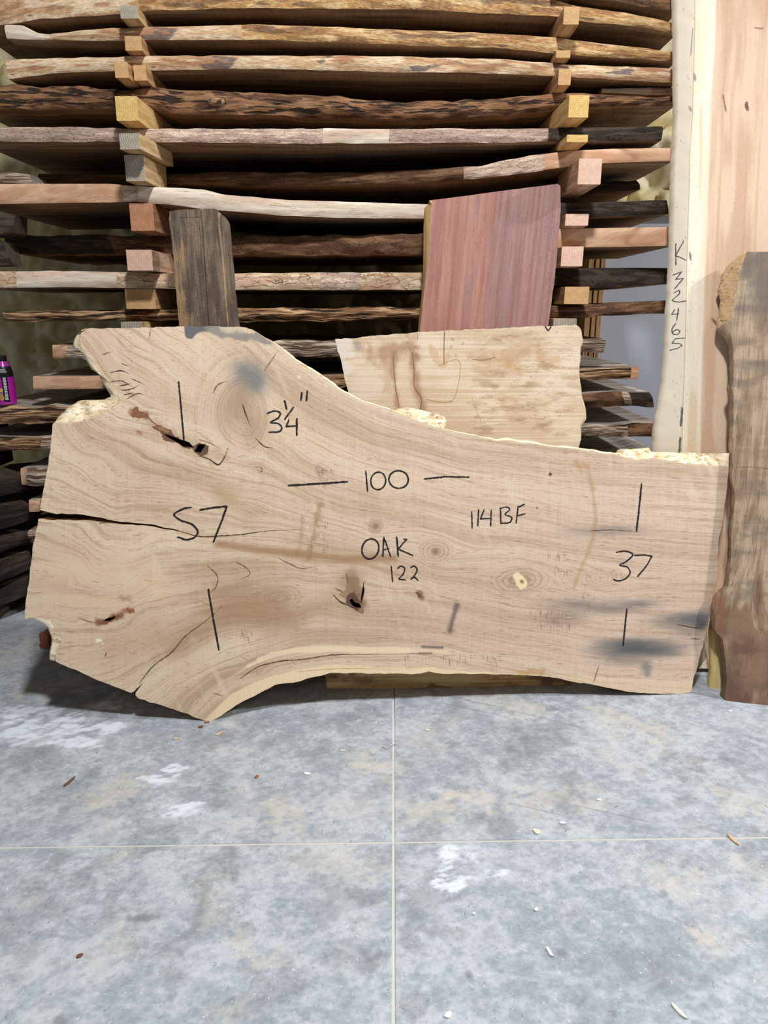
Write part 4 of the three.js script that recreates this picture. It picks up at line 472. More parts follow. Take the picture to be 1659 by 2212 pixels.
// ---- grey weathered beam behind the oak slab
{
  const plane = flatPlane(-2.52, 12), segs = [
    { o: [[366, 456], [380, 453], [420, 452], [470, 451]] }, { o: [[470, 451], [478, 455], [483, 462], [490, 540], [499, 640], [507, 706], [584, 1474]], i: [[468, 453], [472, 470], [474, 490], [480, 545], [487, 640], [493, 706], [566, 1474]] },
    { o: [[584, 1474], [448, 1472]] }, { o: [[448, 1472], [382, 706], [368, 540], [360, 470], [366, 456]], i: [[452, 1472], [387, 706], [373, 540], [365, 470], [368, 458]] }];
  const fr = frame(plane, segs, 400), { W, H, T } = fr, top = T(420, 452), bot = T(512, 1474);
  const P = new Paint(W, H, (x, y) => {
    const u = x - lerp(top[0], bot[0], (y - top[1]) / (bot[1] - top[1])), n = fbm(u * 0.06, y * 0.008, 4), m = fbm(u * 0.02 + 7, y * 0.012, 4);
    let c = mix3([92, 78, 66], [128, 111, 94], smooth(-0.3, 0.3, n * 0.6 + m * 0.6)); c = mix3(c, [164, 130, 92], smooth(0.1, 0.3, fbm(u * 0.03 + 50, y * 0.006, 3) - (u + 52) * 0.012) * 0.8);
    c = mix3(c, [58, 48, 42], smooth(0.25, 0.5, noise(u * 0.5, y * 0.01)) * 0.4); return c.map((v) => v + noise(x * 0.5, y * 0.4) * 9);
  });
  const TT = (p) => p.map((q) => T(...q)); P.soft(TT([[471, 452], [473, 490], [480, 550], [487, 640], [493, 706], [566, 1474]]), 3, [190, 156, 114], 0.85, { rag: 0.4, freq: 0.05 });
  const g = P.canvas(); hand(g, TT([[434, 455], [437, 500], [443, 580], [447, 640], [451, 700], [500, 1200]]), 1.6, 'rgba(30,22,18,0.9)'); hand(g, TT([[386, 470], [410, 470], [434, 469]]), 1.4, 'rgba(40,28,20,0.8)');
  for (let i = 0; i < 170; i++) { const [x, y] = T(380 + rnd() * 110, 470 + rnd() * 240), l = 2 + rnd() * 6; g.strokeStyle = rnd() < 0.6 ? 'rgba(196,178,156,0.75)' : 'rgba(34,26,22,0.7)'; g.lineWidth = 0.8 + rnd() * 0.9; g.beginPath(); g.moveTo(x, y); g.lineTo(x + (rnd() - 0.3) * l, y + l * rnd()); g.stroke(); }
  leanBoard(thing('weathered_beam', 'dark grey weathered square beam standing behind the oak slab', 'beam'), plane, segs, fr, { thick: 0.11, face: surface(P, { bump: 0.0025, roughness: 0.95 }), cut: LUM.red[0], wane: 0.07, rough: 0.003, jag: 0.001 });
}
// ---- pale water stained plank
{
  const plane = flatPlane(-2.57, 12), segs = [
    { o: [[723, 733], [760, 730], [900, 718], [1000, 712], [1100, 708], [1180, 704], [1248, 702]] },
    { o: [[1248, 702], [1256, 706], [1259, 713], [1262, 738], [1257, 752], [1255, 807], [1262, 861], [1269, 882], [1269, 904], [1259, 919], [1257, 948], [1253, 966], [1250, 1100], [1246, 1446]], i: [[1246, 703], [1252, 708], [1255, 715], [1256, 738], [1252, 754], [1250, 807], [1256, 861], [1261, 882], [1261, 904], [1253, 919], [1251, 948], [1247, 966], [1245, 1100], [1241, 1446]] },
    { o: [[1246, 1446], [800, 1448]] }, { o: [[800, 1448], [768, 920], [752, 845], [747, 825], [736, 781], [723, 733]] }];
  const fr = frame(plane, segs, 1024), { W, H, T } = fr, px = fr.k / 540;
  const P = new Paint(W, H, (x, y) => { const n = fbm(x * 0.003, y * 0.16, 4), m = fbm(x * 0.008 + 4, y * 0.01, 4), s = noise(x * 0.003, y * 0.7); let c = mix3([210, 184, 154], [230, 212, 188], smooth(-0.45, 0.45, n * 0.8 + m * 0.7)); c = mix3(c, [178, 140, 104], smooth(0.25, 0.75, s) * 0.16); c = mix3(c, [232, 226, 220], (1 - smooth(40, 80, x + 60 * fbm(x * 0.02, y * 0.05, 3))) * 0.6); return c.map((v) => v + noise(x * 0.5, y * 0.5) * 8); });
  const st = (p, r, c, a, o) => P.soft(p.map((q) => T(...q)), r * px, c, a, { freq: 0.03, ...o });
  st([[815, 750], [850, 752], [885, 748]], 24, [172, 134, 104], 0.75, { rag: 0.8 }); st([[886, 756], [896, 800], [900, 838], [908, 862], [910, 885]], 12, [158, 120, 92], 0.8, { rag: 0.6 }); st([[851, 765], [847, 800], [853, 840], [860, 880]], 7, [160, 122, 92], 0.75, { rag: 0.7 }); st([[872, 775], [872, 860]], 14, [222, 198, 168], 0.6); st([[840, 790], [843, 840]], 14, [190, 156, 124], 0.5, { rag: 0.9 });
  st([[930, 750], [945, 782], [957, 788], [968, 768]], 9, [206, 168, 128], 0.6, { rag: 0.5, hard: 0.5 }); st([[1020, 770], [1060, 778], [1105, 775], [1140, 755]], 9, [184, 148, 110], 0.5, { rag: 0.9 }); st([[768, 742], [772, 752]], 9, [142, 134, 124], 0.6); st([[920, 866], [975, 868]], 4, [190, 160, 112], 0.6, { rag: 0.6 });
  for (let i = 0; i < 60; i++) { const x = 1010 + rnd() * 230, y = 720 + rnd() * 220; st([[x, y], [x + 12 + rnd() * 24, y + (rnd() - 0.5) * 10]], 2.4 + rnd() * 3.2, [156, 122, 90], 0.26, { rag: 1.2, freq: 0.07, sx: 2, stretch: 2.5 }); }
  for (let i = 0; i < 9; i++) { const x = 1030 + rnd() * 200, y = 730 + rnd() * 200; st([[x, y], [x + 30, y + 8]], 12, [196, 160, 116], 0.4, { rag: 0.9, freq: 0.05 }); }
  const g = P.canvas(), line = (p, w, c) => hand(g, (p.length > 2 ? curve(p, 6) : p).map((q) => T(...q)), w * px, c);
  line([[960, 716], [959, 750], [959, 787]], 1.4, 'rgba(104,72,46,0.85)'); line([[902, 722], [902, 735]], 1, 'rgba(130,100,70,0.6)'); line([[948, 790], [990, 778], [988, 840], [976, 866], [950, 870], [920, 862]], 1.1, 'rgba(150,112,74,0.6)'); line([[849, 770], [851, 800], [855, 840], [862, 876]], 1.3, 'rgba(120,82,56,0.7)'); line([[890, 760], [894, 800], [896, 838], [910, 860], [908, 884]], 1.4, 'rgba(118,80,54,0.75)'); line([[1020, 776], [1045, 778], [1070, 772]], 1.4, 'rgba(120,90,60,0.6)'); line([[1178, 706], [1184, 714], [1190, 706]], 2.6, 'rgba(50,34,26,0.9)'); line([[1020, 860], [1030, 890], [1040, 915]], 0.9, 'rgba(160,124,88,0.6)');
  for (const [x, y] of [[977, 733], [1000, 742], [974, 750], [985, 768], [1130, 878], [1140, 876]]) line(ring(x, y, 3, 2.2, rnd() * 3, 10), 0.7, 'rgba(120,90,64,0.4)');
  for (let i = 0; i < 90; i++) { const x = 1010 + rnd() * 230, y = 715 + rnd() * 225, l = 6 + rnd() * 14; line([[x, y], [x + l * 0.5, y + (rnd() - 0.5) * 6], [x + l, y + (rnd() - 0.5) * 8]], 0.8, 'rgba(120,90,62,0.28)'); }
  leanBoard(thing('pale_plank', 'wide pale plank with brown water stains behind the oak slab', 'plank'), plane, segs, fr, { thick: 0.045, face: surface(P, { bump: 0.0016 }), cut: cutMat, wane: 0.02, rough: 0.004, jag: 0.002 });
}
// ---- red board
{
  const plane = flatPlane(-2.645, 12), segs = [
    { o: [[927, 433], [1000, 424], [1080, 413], [1150, 404], [1205, 397]] }, { o: [[1205, 397], [1211, 402], [1211, 456], [1206, 520], [1201, 575], [1193, 640], [1184, 705], [1130, 1100], [1080, 1438]] },
    { o: [[1080, 1438], [835, 1440]] }, { o: [[835, 1440], [872, 1000], [903, 718], [915, 597], [916, 488], [918, 443], [927, 433]], i: [[838, 1440], [876, 1000], [907, 718], [923, 575], [929, 510], [932, 445], [933, 434]] }];
  const fr = frame(plane, segs, 640), { W, H, T } = fr, a = T(1060, 415), b = T(960, 1438);
  const fl = [[1078, 420], [1074, 450], [1060, 490], [1054, 530], [1058, 560], [1052, 610], [1046, 715], [1000, 1438]].map(([x, y]) => T(x, y).reverse());
  const P = new Paint(W, H, (x, y) => {
    const u = x - lerp(a[0], b[0], (y - a[1]) / (b[1] - a[1])), n = fbm(u * 0.1, y * 0.003, 4), m = fbm(u * 0.022 + 30, y * 0.005, 4), right = smooth(-4, 5, x - pl(fl, y));
    let c = mix3([172, 120, 104], [156, 117, 111], right); c = mix3(c, [136, 84, 76], smooth(0, 0.4, n) * 0.45); c = mix3(c, [186, 144, 128], smooth(0, 0.4, -n) * 0.4); c = mix3(c, [142, 108, 108], smooth(0.05, 0.4, m) * 0.45); c = mix3(c, [146, 90, 80], smooth(0.05, 0.4, -m) * 0.3);
    const s = noise(u * 0.5, y * 0.018); c = mix3(c, [116, 70, 62], smooth(0.5, 0.9, s) * 0.3); return c.map((v) => v + noise(x * 0.6, y * 0.3) * 7);
  });
  const g = P.canvas(); g.fillStyle = 'rgb(206,172,116)'; g.beginPath(); [...segs[3].o, ...segs[3].i.slice().reverse()].forEach((p, i) => (i ? g.lineTo : g.moveTo).call(g, ...T(...p))); g.fill();
  hand(g, [[918, 448], [921, 520], [917, 600], [905, 718]].map((p) => T(...p)), 4, 'rgba(176,138,90,0.5)');
  for (let i = 0; i < 120; i++) { const [x, y] = T(1175 + rnd() * 26 - rnd() * 60 * (rnd() < 0.2), 440 + rnd() * 260), l = 3 + rnd() * 7; g.strokeStyle = 'rgba(88,50,46,0.55)'; g.lineWidth = 1; g.beginPath(); g.moveTo(x, y); g.lineTo(x - 0.6, y + l); g.stroke(); }
  leanBoard(thing('red_board', 'purplish red board with a pale left edge standing behind the stained plank', 'board'), plane, segs, fr, { thick: 0.045, face: surface(P, { bump: 0.0005, roughness: 0.62 }), cut: lumber([178, 128, 106], [150, 100, 84]), wane: 0.035, rough: 0.002, jag: 0.0006 });
}
// ---- low board on the floor behind the oak slab
{
  const plane = leanPlane(onFloor(703, 1489), onFloor(1238, 1480), 12 * Math.PI / 180), segs = [{ o: [[702, 1330], [1236, 1330]] }, { o: [[1236, 1330], [1238, 1460], [1234, 1480]] }, { o: [[1234, 1480], [1100, 1483], [850, 1487], [706, 1489]] }, { o: [[706, 1489], [703, 1460], [702, 1330]] }];
  const fr = frame(plane, segs, 768), { W, H, T } = fr, P = new Paint(W, H, (x, y) => { const n = fbm(x * 0.005, y * 0.07, 4); let c = mix3([198, 158, 106], [226, 192, 142], smooth(-0.3, 0.3, n)); c = mix3(c, [150, 108, 70], smooth(0.3, 0.8, noise(x * 0.006, y * 0.3)) * 0.6); c = mix3(c, [104, 80, 58], smooth(0.15, 0.4, fbm(x * 0.012 + 3, y * 0.03, 4)) * 0.6); return c.map((v) => v + noise(x * 0.4, y * 0.5) * 8); });
  P.soft([[710, 1462], [760, 1465], [800, 1470]].map((p) => T(...p)), 16, [120, 92, 66], 0.55, { rag: 0.9, freq: 0.05 }); P.soft([[1170, 1465], [1215, 1470]].map((p) => T(...p)), 12, [112, 84, 60], 0.6, { rag: 1, freq: 0.06 });
  leanBoard(thing('low_board', 'tan board on the floor showing under the bottom edge of the oak slab', 'board'), plane, segs, fr, { thick: 0.04, face: surface(P, { bump: 0.001 }), cut: cutMat, wane: 0.01, jag: 0.001 });
}
// ---- tall pale slab at the right
{
  const plane = flatPlane(-2.61, 10), segs = [
    { o: [[1462, -260], [1800, -260]] }, { o: [[1800, -260], [1790, 300], [1780, 900], [1740, 1444]] }, { o: [[1740, 1444], [1503, 1444]] },
    { o: [[1503, 1444], [1494, 1390], [1448, 1270], [1418, 1130], [1414, 1040], [1418, 975], [1422, 920], [1430, 880], [1438, 832], [1441, 800], [1444, 780], [1447, 700], [1452, 620], [1456, 560], [1460, 400], [1462, 330], [1467, 250], [1466, 60], [1464, 0], [1462, -260]], i: [[1530, 1444], [1524, 1400], [1490, 1280], [1474, 1130], [1471, 1040], [1472, 975], [1474, 920], [1475, 880], [1477, 832], [1478, 800], [1479, 780], [1481, 700], [1483, 620], [1484, 560], [1489, 400], [1490, 330], [1496, 250], [1501, 60], [1501, 0], [1503, -260]] }];
  const fr = frame(plane, segs, 620), { W, H, T } = fr, px = fr.k / 520;
  const heart = [[1548, -260], [1544, 0], [1541, 100], [1533, 220], [1530, 330], [1526, 420], [1524, 480], [1520, 580], [1515, 720], [1513, 800], [1510, 970], [1512, 1150], [1540, 1300], [1560, 1452]].map(([x, y]) => T(x, y).reverse());
  const P = new Paint(W, H, (x, y) => {
    const hx = pl(heart, y), u = x - hx, n = fbm(u * 0.035, y * 0.0025, 4), m = fbm(u * 0.012 + 9, y * 0.004, 3); let c;
    if (u > 0) { c = mix3([214, 178, 148], [232, 202, 176], smooth(-0.3, 0.3, n + m)); c = mix3(c, [186, 144, 112], smooth(0.1, 0.5, fbm(u * 0.09 + 20, y * 0.002, 3)) * 0.3); c = mix3([248, 230, 204], c, smooth(0, 8, u)); } else { c = mix3([242, 226, 200], [250, 238, 216], smooth(-0.3, 0.3, n)); c = mix3(c, [228, 200, 160], smooth(0.2, 0.45, fbm(u * 0.05, y * 0.003 + 30, 3)) * 0.6); }
    return c.map((v) => v + noise(x * 0.5, y * 0.2) * 5);
  });
  const g0 = (p, r, c, a, o) => P.soft(p.map((q) => T(...q)), r * px, c, a, { rag: 0.8, freq: 0.06, ...o });
  const wane = segs[3], pg = P.canvas(); pg.fillStyle = 'rgba(236,226,206,0.85)'; pg.beginPath(); [...wane.o, ...wane.i.slice().reverse()].forEach((p, i) => (i ? pg.lineTo : pg.moveTo).call(pg, ...T(...p))); pg.fill();
  hand(pg, wane.i.map((p) => T(...p)), 1.4, 'rgba(190,150,104,0.7)');
  const w = (p, l = 1.5, c = 'rgba(60,58,56,0.9)', cv = true) => hand(pg, (cv && p.length > 2 ? curve(p, 6) : p).map((q) => T(...q)), l * px, c);
  w([[1464.6, 523], [1464, 569]]); w([[1478, 520], [1464, 549], [1482, 562]], 1.5, undefined, false); w([[1459, 591], [1474, 586], [1464, 601], [1477, 601], [1462, 621]], 1.5, undefined, false); w([[1461, 630], [1469, 626], [1470, 633], [1458, 646], [1468, 651], [1482, 650]]); w([[1461, 667], [1456, 677], [1468, 677]], 1.5, undefined, false); w([[1468, 665], [1464.6, 691]]); w([[1463, 697], [1456, 710], [1458, 720], [1466, 721], [1470, 715], [1464, 711], [1457, 716]]); w([[1480, 730], [1461, 731], [1456, 740], [1470, 742], [1474, 746], [1466, 752], [1452, 755]], 1.5, undefined, false);
  for (let i = 0; i < 70; i++) { const x = 1450 + rnd() * 60, y = rnd() * 960; w([[x, y], [x + (rnd() - 0.5) * 5, y + rnd() * 6]], 0.7, 'rgba(112,86,64,0.5)'); }
  for (const [x0, y0, x1, y1, l, c] of [[1493, 120, 1497, 60, 1.4, 'rgba(110,96,80,0.5)'], [1470, 945, 1468, 975, 4, 'rgba(90,84,80,0.6)'], [1474, 880, 1471, 920, 4, 'rgba(80,84,92,0.55)'], [1490, 545, 1492, 562, 4, 'rgba(140,128,110,0.6)'], [1562, 205, 1568, 240, 3, 'rgba(140,96,70,0.5)'], [1612, 222, 1614, 236, 6, 'rgba(112,78,58,0.55)'], [1490, 230, 1494, 238, 5, 'rgba(180,150,116,0.5)'], [1540, 690, 1548, 700, 5, 'rgba(120,92,70,0.5)'], [1500, 160, 1501, 172, 5, 'rgba(150,140,124,0.5)'], [1630, 60, 1648, 62, 3, 'rgba(130,96,76,0.4)']]) w([[x0, y0], [x1, y1]], l, c);
  leanBoard(thing('tall_pale_slab', 'tall cream and pink slab with a pencilled number down its left edge', 'slab'), plane, segs, fr, { thick: 0.06, face: surface(P, { bump: 0.0006, roughness: 0.75 }), cut: cutMat, wane: 0.03, rough: 0.002, jag: 0.001 });
}
// ---- narrow offcut and walnut slab at the right edge
{
  const plane = flatPlane(-2.487, 13), segs = [{ o: [[1540, 1345], [1610, 1345]] }, { o: [[1610, 1345], [1612, 1493]] }, { o: [[1612, 1493], [1564, 1492], [1534, 1490]] }, { o: [[1534, 1490], [1537, 1458], [1539, 1419], [1537, 1380], [1540, 1345]], i: [[1541, 1490], [1544, 1458], [1546, 1419], [1544, 1380], [1546, 1345]] }];
  const fr = frame(plane, segs, 128), P = new Paint(fr.W, fr.H, (x, y) => mix3([206, 176, 112], [232, 208, 150], 0.5 + fbm(x * 0.06, y * 0.01, 3)).map((v) => v + noise(x * 0.5, y * 0.2) * 8));
  leanBoard(thing('narrow_offcut', 'narrow yellowish offcut standing on the floor between oak slab and walnut slab', 'offcut'), plane, segs, fr, { thick: 0.03, face: surface(P, { bump: 0.001 }), cut: cutMat, wane: 0.012, rough: 0.003 });
}
{
  const plane = leanPlane(onFloor(1567, 1514), onFloor(1659, 1524), 14.6 * Math.PI / 180), segs = [
    { o: [[1613, 544], [1659, 543], [1870, 540]] }, { o: [[1870, 540], [1850, 1000], [1830, 1542]] }, { o: [[1830, 1542], [1659, 1524], [1567, 1513]] },
    { o: [[1567, 1513], [1560, 1509], [1563, 1497], [1567, 1474], [1566, 1445], [1561, 1406], [1558, 1380], [1541, 1364], [1540, 1327], [1544, 1296], [1550, 1285], [1569, 1269], [1576, 1222], [1578, 1149], [1582, 1122], [1584, 1065], [1579, 1039], [1580, 986], [1581, 926], [1581, 854], [1573, 837], [1582, 821], [1582, 774], [1579, 743], [1569, 724], [1553, 706]], i: [[1569, 1513], [1565, 1507], [1567, 1497], [1570, 1474], [1569, 1445], [1564, 1406], [1561, 1380], [1545, 1364], [1544, 1327], [1548, 1298], [1554, 1289], [1572, 1270], [1579, 1222], [1581, 1149], [1585, 1122], [1587, 1065], [1582, 1039], [1583, 986], [1584, 926], [1584, 854], [1581, 837], [1585, 821], [1585, 774], [1583, 743], [1580, 715], [1575, 692]] },
    { o: [[1553, 706], [1554, 685], [1560, 663], [1561, 642], [1555, 623], [1562, 605], [1564, 586], [1576, 569], [1595, 551], [1613, 544]], i: [[1575, 692], [1579, 680], [1586, 654], [1593, 609], [1602, 574], [1613, 546]] }];
  const fr = frame(plane, segs, 700), { W, H, T } = fr, px = fr.k / 580, flow = (x, y) => { const b = T(1560, 1420); return x - 60 * Math.exp(-Math.pow((y - b[1]) / (230 * px), 2)) * Math.exp(-Math.abs(x - b[0]) / (90 * px)) * -1; };
  const hw = T(1659, 1440), P = new Paint(W, H, (x, y) => {
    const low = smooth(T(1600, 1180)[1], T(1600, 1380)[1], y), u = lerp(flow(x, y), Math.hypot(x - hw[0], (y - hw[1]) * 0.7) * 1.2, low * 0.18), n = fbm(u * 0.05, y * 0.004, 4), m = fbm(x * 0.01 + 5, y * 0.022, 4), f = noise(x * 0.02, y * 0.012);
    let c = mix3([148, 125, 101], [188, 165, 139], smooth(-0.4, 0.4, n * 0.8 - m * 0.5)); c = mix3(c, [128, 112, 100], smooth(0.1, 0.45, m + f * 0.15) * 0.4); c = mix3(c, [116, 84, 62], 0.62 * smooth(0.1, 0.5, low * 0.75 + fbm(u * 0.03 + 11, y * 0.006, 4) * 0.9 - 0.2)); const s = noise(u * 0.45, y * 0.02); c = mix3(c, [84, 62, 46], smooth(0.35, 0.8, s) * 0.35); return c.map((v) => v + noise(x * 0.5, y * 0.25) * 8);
  });
  const st = (p, r, c, a, o) => P.soft(p.map((q) => T(...q)), r * px, c, a, { freq: 0.03, rag: 0.6, ...o });
  st([[1625, 560], [1650, 590], [1659, 640]], 36, [112, 102, 94], 0.7); st([[1600, 660], [1659, 665]], 16, [110, 98, 90], 0.55, { stretch: 3 }); st([[1600, 790], [1659, 785]], 16, [124, 106, 92], 0.5, { stretch: 3 }); st([[1556, 1300], [1560, 1330], [1556, 1355]], 14, [128, 82, 58], 0.55); st([[1570, 1440], [1580, 1490], [1600, 1510]], 26, [96, 68, 52], 0.6); st([[1590, 1400], [1620, 1400]], 20, [98, 68, 52], 0.5);
  const g = P.canvas(), wn = segs[4]; g.fillStyle = 'rgb(198,164,122)'; g.beginPath(); [...wn.o, ...wn.i.slice().reverse()].forEach((p, i) => (i ? g.lineTo : g.moveTo).call(g, ...T(...p))); g.fill();
  g.save(); g.clip(); for (let i = 0; i < 260; i++) { const [x, y] = T(1550 + rnd() * 55, 560 + rnd() * 150); g.strokeStyle = ['rgba(228,200,160,0.8)', 'rgba(110,76,48,0.7)', 'rgba(60,44,36,0.7)'][Math.floor(rnd() * 3)]; g.lineWidth = 1 + rnd() * 1.6; g.beginPath(); g.moveTo(x, y); g.lineTo(x + 2 + rnd() * 9, y + (rnd() - 0.5) * 6); g.stroke(); } g.restore();
  hand(g, [[1590, 1010], [1620, 1009], [1659, 1013]].map((q) => T(...q)), 1.6, 'rgba(80,58,42,0.8)'); hand(g, [[1610, 1134], [1659, 1135]].map((q) => T(...q)), 1, 'rgba(206,180,146,0.7)');
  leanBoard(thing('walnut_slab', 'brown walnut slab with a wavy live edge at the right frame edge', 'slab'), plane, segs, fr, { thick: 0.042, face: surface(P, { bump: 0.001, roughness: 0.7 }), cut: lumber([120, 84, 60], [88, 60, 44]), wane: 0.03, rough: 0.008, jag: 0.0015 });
}

// ------------------------------------------------------------------ drink bottle on the slab at the left
{
  const by = stacked.M.topY(17), p = onZ(17, 874, -3.19), g = thing('drink_bottle', 'purple drink bottle with a black cap standing on a slab at far left', 'bottle', V(p.x, by + 0.006, -3.19));
  const prof = (pts) => new THREE.LatheGeometry(pts.map(([r, y]) => new THREE.Vector2(r, y)), 48);
  const c = document.createElement('canvas'); c.width = 1024; c.height = 640; const q = c.getContext('2d');
  q.fillStyle = 'rgb(196,34,170)'; q.fillRect(0, 0, 1024, 640); q.fillStyle = 'rgb(30,32,38)'; q.fillRect(0, 0, 1024, 150); q.beginPath(); q.moveTo(0, 150); q.lineTo(1024, 150); q.lineTo(1024, 165); q.lineTo(640, 200); q.lineTo(0, 165); q.fill();
  const cx = 640; q.fillStyle = 'rgb(24,24,28)'; q.fillRect(cx - 52, 100, 104, 540);
  q.save(); q.translate(cx, 600); q.rotate(-Math.PI / 2); q.fillStyle = '#fff'; q.font = 'bold 74px sans-serif'; q.textBaseline = 'middle'; q.textAlign = 'left'; const tw = q.measureText('BODYARMOR').width; q.scale(410 / tw, 1); q.fillText('BODYARMOR', 0, 2); q.restore();
  q.fillStyle = '#f4f4f6'; q.font = 'bold 34px sans-serif'; q.textAlign = 'center'; q.fillText('TROPICAL', cx - 40, 70); q.fillText('PASSIONFRUIT', cx - 60, 106);
  q.fillStyle = 'rgb(232,190,70)'; q.beginPath(); q.moveTo(cx - 150, 400); q.lineTo(cx - 56, 396); q.lineTo(cx - 56, 455); q.quadraticCurveTo(cx - 120, 450, cx - 150, 400); q.fill(); q.strokeStyle = '#fff0b0'; q.lineWidth = 7; q.stroke();
  q.fillStyle = 'rgb(130,190,70)'; q.beginPath(); q.ellipse(cx - 90, 490, 40, 17, 0.1, 0, 7); q.fill(); q.fillStyle = 'rgb(206,150,40)'; q.beginPath(); q.arc(cx - 88, 560, 40, 0, 7); q.fill(); q.strokeStyle = '#f2e0a0'; q.lineWidth = 9; q.stroke();
  const lt = new THREE.CanvasTexture(c); lt.colorSpace = THREE.SRGBColorSpace; lt.wrapS = THREE.RepeatWrapping;
  const juice = new THREE.MeshPhysicalMaterial({ color: 0xc23ab0, roughness: 0.25, clearcoat: 0.6 });
  mesh('bottle_body', prof([[0, 0], [0.034, 0], [0.038, 0.004], [0.0385, 0.012], [0.0375, 0.016], [0.0375, 0.13], [0.036, 0.145], [0.03, 0.165], [0.02, 0.184], [0.0165, 0.19], [0.0165, 0.2], [0, 0.2]]), juice, g);
  const lb = prof([[0.0385, 0.014], [0.0388, 0.018], [0.0382, 0.05], [0.0386, 0.052], [0.0386, 0.088], [0.0382, 0.09], [0.0386, 0.128], [0.0372, 0.144], [0.0335, 0.158], [0.0305, 0.166]]); const la = lb.attributes.uv, lp = lb.attributes.position; for (let i = 0; i < la.count; i++) la.setY(i, (lp.getY(i) - 0.014) / 0.152);
  const lm = mesh('label_sleeve', lb, new THREE.MeshStandardMaterial({ map: lt, roughness: 0.35 }), g); lm.rotation.y = Math.PI * 2 * (0 - 640 / 1024) + 0.05 + 0.42;
  const black = new THREE.MeshStandardMaterial({ color: 0x1c1c20, roughness: 0.45 }), cap = mesh('bottle_cap', prof([[0, 0.188], [0.0195, 0.188], [0.0198, 0.19], [0.0198, 0.21], [0.0185, 0.2125], [0, 0.2125]]), black, g);
  const ribs = []; for (let i = 0; i < 30; i++) ribs.push(new THREE.BoxGeometry(0.0014, 0.019, 0.0014).translate(0.0199, 0.2, 0).rotateY(i / 30 * Math.PI * 2)); mesh('cap_ridges', mergeGeometries(ribs), black, cap);
}

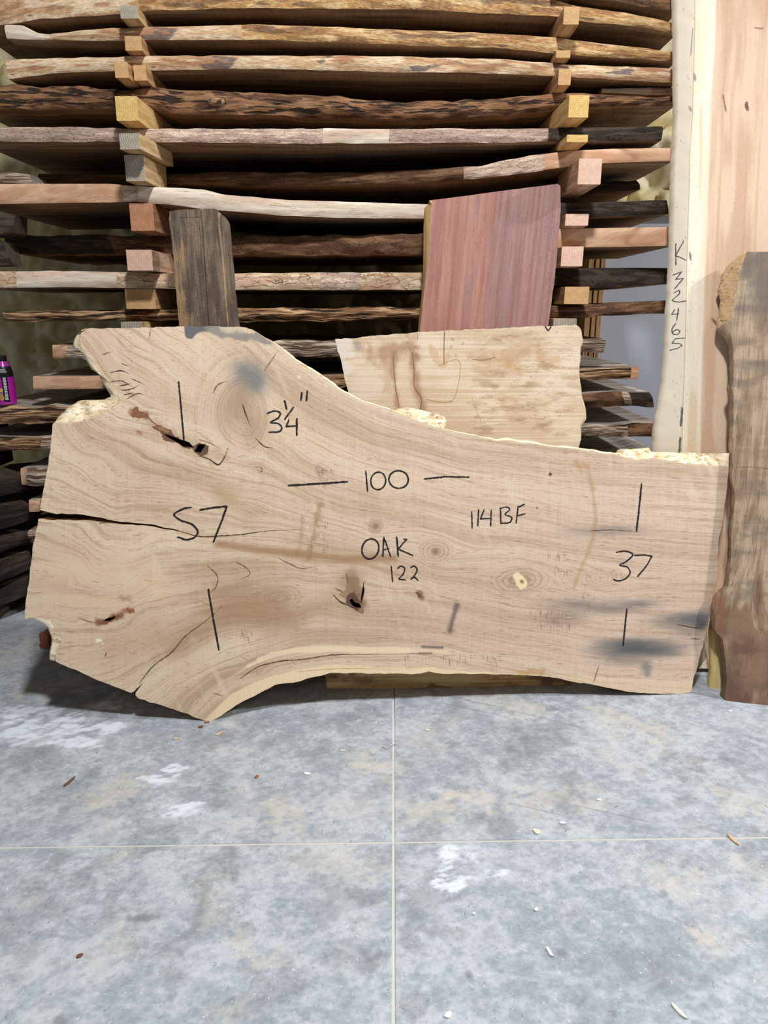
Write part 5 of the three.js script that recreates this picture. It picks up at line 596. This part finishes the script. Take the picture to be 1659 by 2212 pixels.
// ------------------------------------------------------------------ chips and shavings on the floor
{
  const chipMat = (c) => new THREE.MeshStandardMaterial({ color: c, roughness: 0.9 }), M = { white: chipMat(0xf2efe6), tan: chipMat(0xd8b48a), brown: chipMat(0x6e4630), rust: chipMat(0x9c6238), pale: chipMat(0xe4d8c4) };
  const chips = [
    [148, 1692, 0.05, 0.008, 'brown', 70, 'bark_strip', 'thin brown bark strip on the left floor panel'], [434, 1571, 0.016, 0.012, 'brown', 20, 'bark_chip', 'dark bark chip right in front of the oak tip'], [474, 1586, 0.034, 0.006, 'tan', 50, 'wood_splinter', 'tan splinter just right of the oak tip'], [447, 1561, 0.018, 0.008, 'rust', 10, 'bark_chip', 'rust coloured crumb touching the oak tip'],
    [664, 1672, 0.022, 0.01, 'white', -10, 'wood_chip', 'white flake left of the lengthwise joint, far panel'], [554, 1679, 0.014, 0.009, 'rust', 60, 'bark_chip', 'small rust chip left of the white flake'], [380, 1597, 0.016, 0.008, 'tan', 20, 'wood_chip', 'small tan chip left of the tan splinter'], [924, 1578, 0.016, 0.008, 'pale', 10, 'wood_chip', 'pale chip right of the lengthwise joint, in front of the low board'],
    [1160, 1798, 0.02, 0.022, 'pale', 30, 'wood_chip', 'wide pale chip beside the crosswise joint'], [1215, 1779, 0.018, 0.007, 'white', 0, 'wood_chip', 'white flake just behind the crosswise joint at right'], [1583, 1815, 0.046, 0.008, 'tan', 105, 'wood_splinter', 'flat tan splinter lying across the crosswise joint at far right'], [1187, 2058, 0.026, 0.007, 'white', 110, 'wood_chip', 'white sliver in the middle of the near right panel'],
    [1158, 1966, 0.009, 0.009, 'white', 0, 'wood_chip', 'white crumb in the near right panel above the sliver'], [1467, 2187, 0.036, 0.008, 'white', 118, 'wood_chip', 'long white sliver near the bottom right corner'], [968, 2194, 0.016, 0.014, 'white', 40, 'wood_chip', 'white flake at the bottom edge right of the joint'], [172, 2066, 0.012, 0.008, 'brown', 30, 'bark_chip', 'dark crumb on the near left panel'], [1024, 1975, 0.006, 0.006, 'white', 0, 'wood_chip', 'tiny white crumb below the white smear'], [1294, 1729, 0.012, 0.006, 'white', 0, 'wood_chip', 'small white crumb on the far right panel'], [1577, 1537, 0.012, 0.01, 'white', 0, 'wood_chip', 'white crumb in front of the walnut slab'], [740, 1622, 0.016, 0.006, 'pale', 0, 'wood_chip', 'pale chip left of the curled shaving'],
  ];
  for (const [px, py, l, w, m, turn, name, label] of chips) {
    const p = onFloor(px, py), n = 9, sh = new THREE.Shape([...Array(n).keys()].map((i) => { const a = i / n * Math.PI * 2, r = 0.75 + rnd() * 0.45; return new THREE.Vector2(Math.cos(a) * l / 2 * r, Math.sin(a) * w / 2 * r); })), th = 0.0025;
    const geo = new THREE.ExtrudeGeometry(sh, { depth: th, bevelEnabled: true, bevelThickness: 0.0006, bevelSize: 0.0006, bevelSegments: 1 }); geo.rotateX(-Math.PI / 2); const q = geo.attributes.position; for (let i = 0; i < q.count; i++) q.setY(i, q.getY(i) + 0.0006 + 0.8 * q.getX(i) * q.getX(i) / l * 0.3); geo.computeVertexNormals();
    const o = mesh(numbered(name), geo, M[m], scene); o.position.set(p.x, 0.0002, p.z); o.rotation.y = turn * Math.PI / 180; o.userData = { label, category: name.split('_')[1], group: 'chips on the floor' };
  }
  const p = onFloor(842, 1613), pts = [...Array(26).keys()].map((i) => { const a = i * 0.36; return V(-0.03 + i * 0.0024, 0.004 + 0.0025 * Math.sin(a * 1.7), 0.009 * Math.sin(i * 0.24) + 0.002 * Math.cos(a)); });
  const o = mesh('wood_shaving', new THREE.TubeGeometry(new THREE.CatmullRomCurve3(pts), 60, 0.0013, 6).scale(0.8, 0.7, 1.4), chipMat(0xcfc4b2), scene); o.position.set(p.x, 0, p.z); o.userData = { label: 'curled pale shaving lying on the lengthwise floor joint', category: 'shaving' };
}

// ------------------------------------------------------------------ ceiling lamps
{
  const housing = new THREE.MeshStandardMaterial({ color: 0xe8e8e8, roughness: 0.5 });
  FIXTURES.forEach(([x, z, d, L], i) => {
    const y = CEILING - 0.3, g = thing('ceiling_light', ['round ceiling lamp above the oak slab', 'round ceiling lamp above the right side', 'round ceiling lamp above the left side', 'round ceiling lamp behind the camera'][i], 'lamp', V(x, y, z), 'ceiling lamps');
    mesh('housing', new THREE.LatheGeometry([[0, 0.14], [0.06, 0.14], [0.08, 0.12], [0.09, 0.07], [d / 2 + 0.02, 0.045], [d / 2 + 0.025, 0.0], [d / 2 + 0.012, 0], [d / 2 + 0.01, 0.012], [0, 0.012]].map(([r, h]) => new THREE.Vector2(r, h)), 40), housing, g);
    mesh('hanger', new THREE.CylinderGeometry(0.008, 0.008, 0.165, 10).translate(0, 0.2175, 0), housing, g);
    mesh('diffuser', new THREE.CylinderGeometry(d / 2, d / 2, 0.008, 40).translate(0, 0.005, 0), new THREE.MeshStandardMaterial({ color: 0xffffff, emissive: 0xffffff, emissiveIntensity: 1.2 }), g);
    const k = d * 0.886, a = new THREE.RectAreaLight(0xffffff, L, k, k); a.position.set(x, y - 0.006, z); a.rotation.x = -Math.PI / 2; a.name = numbered('lamp_light'); scene.add(a);
  });
}

renderer.render(scene, camera);
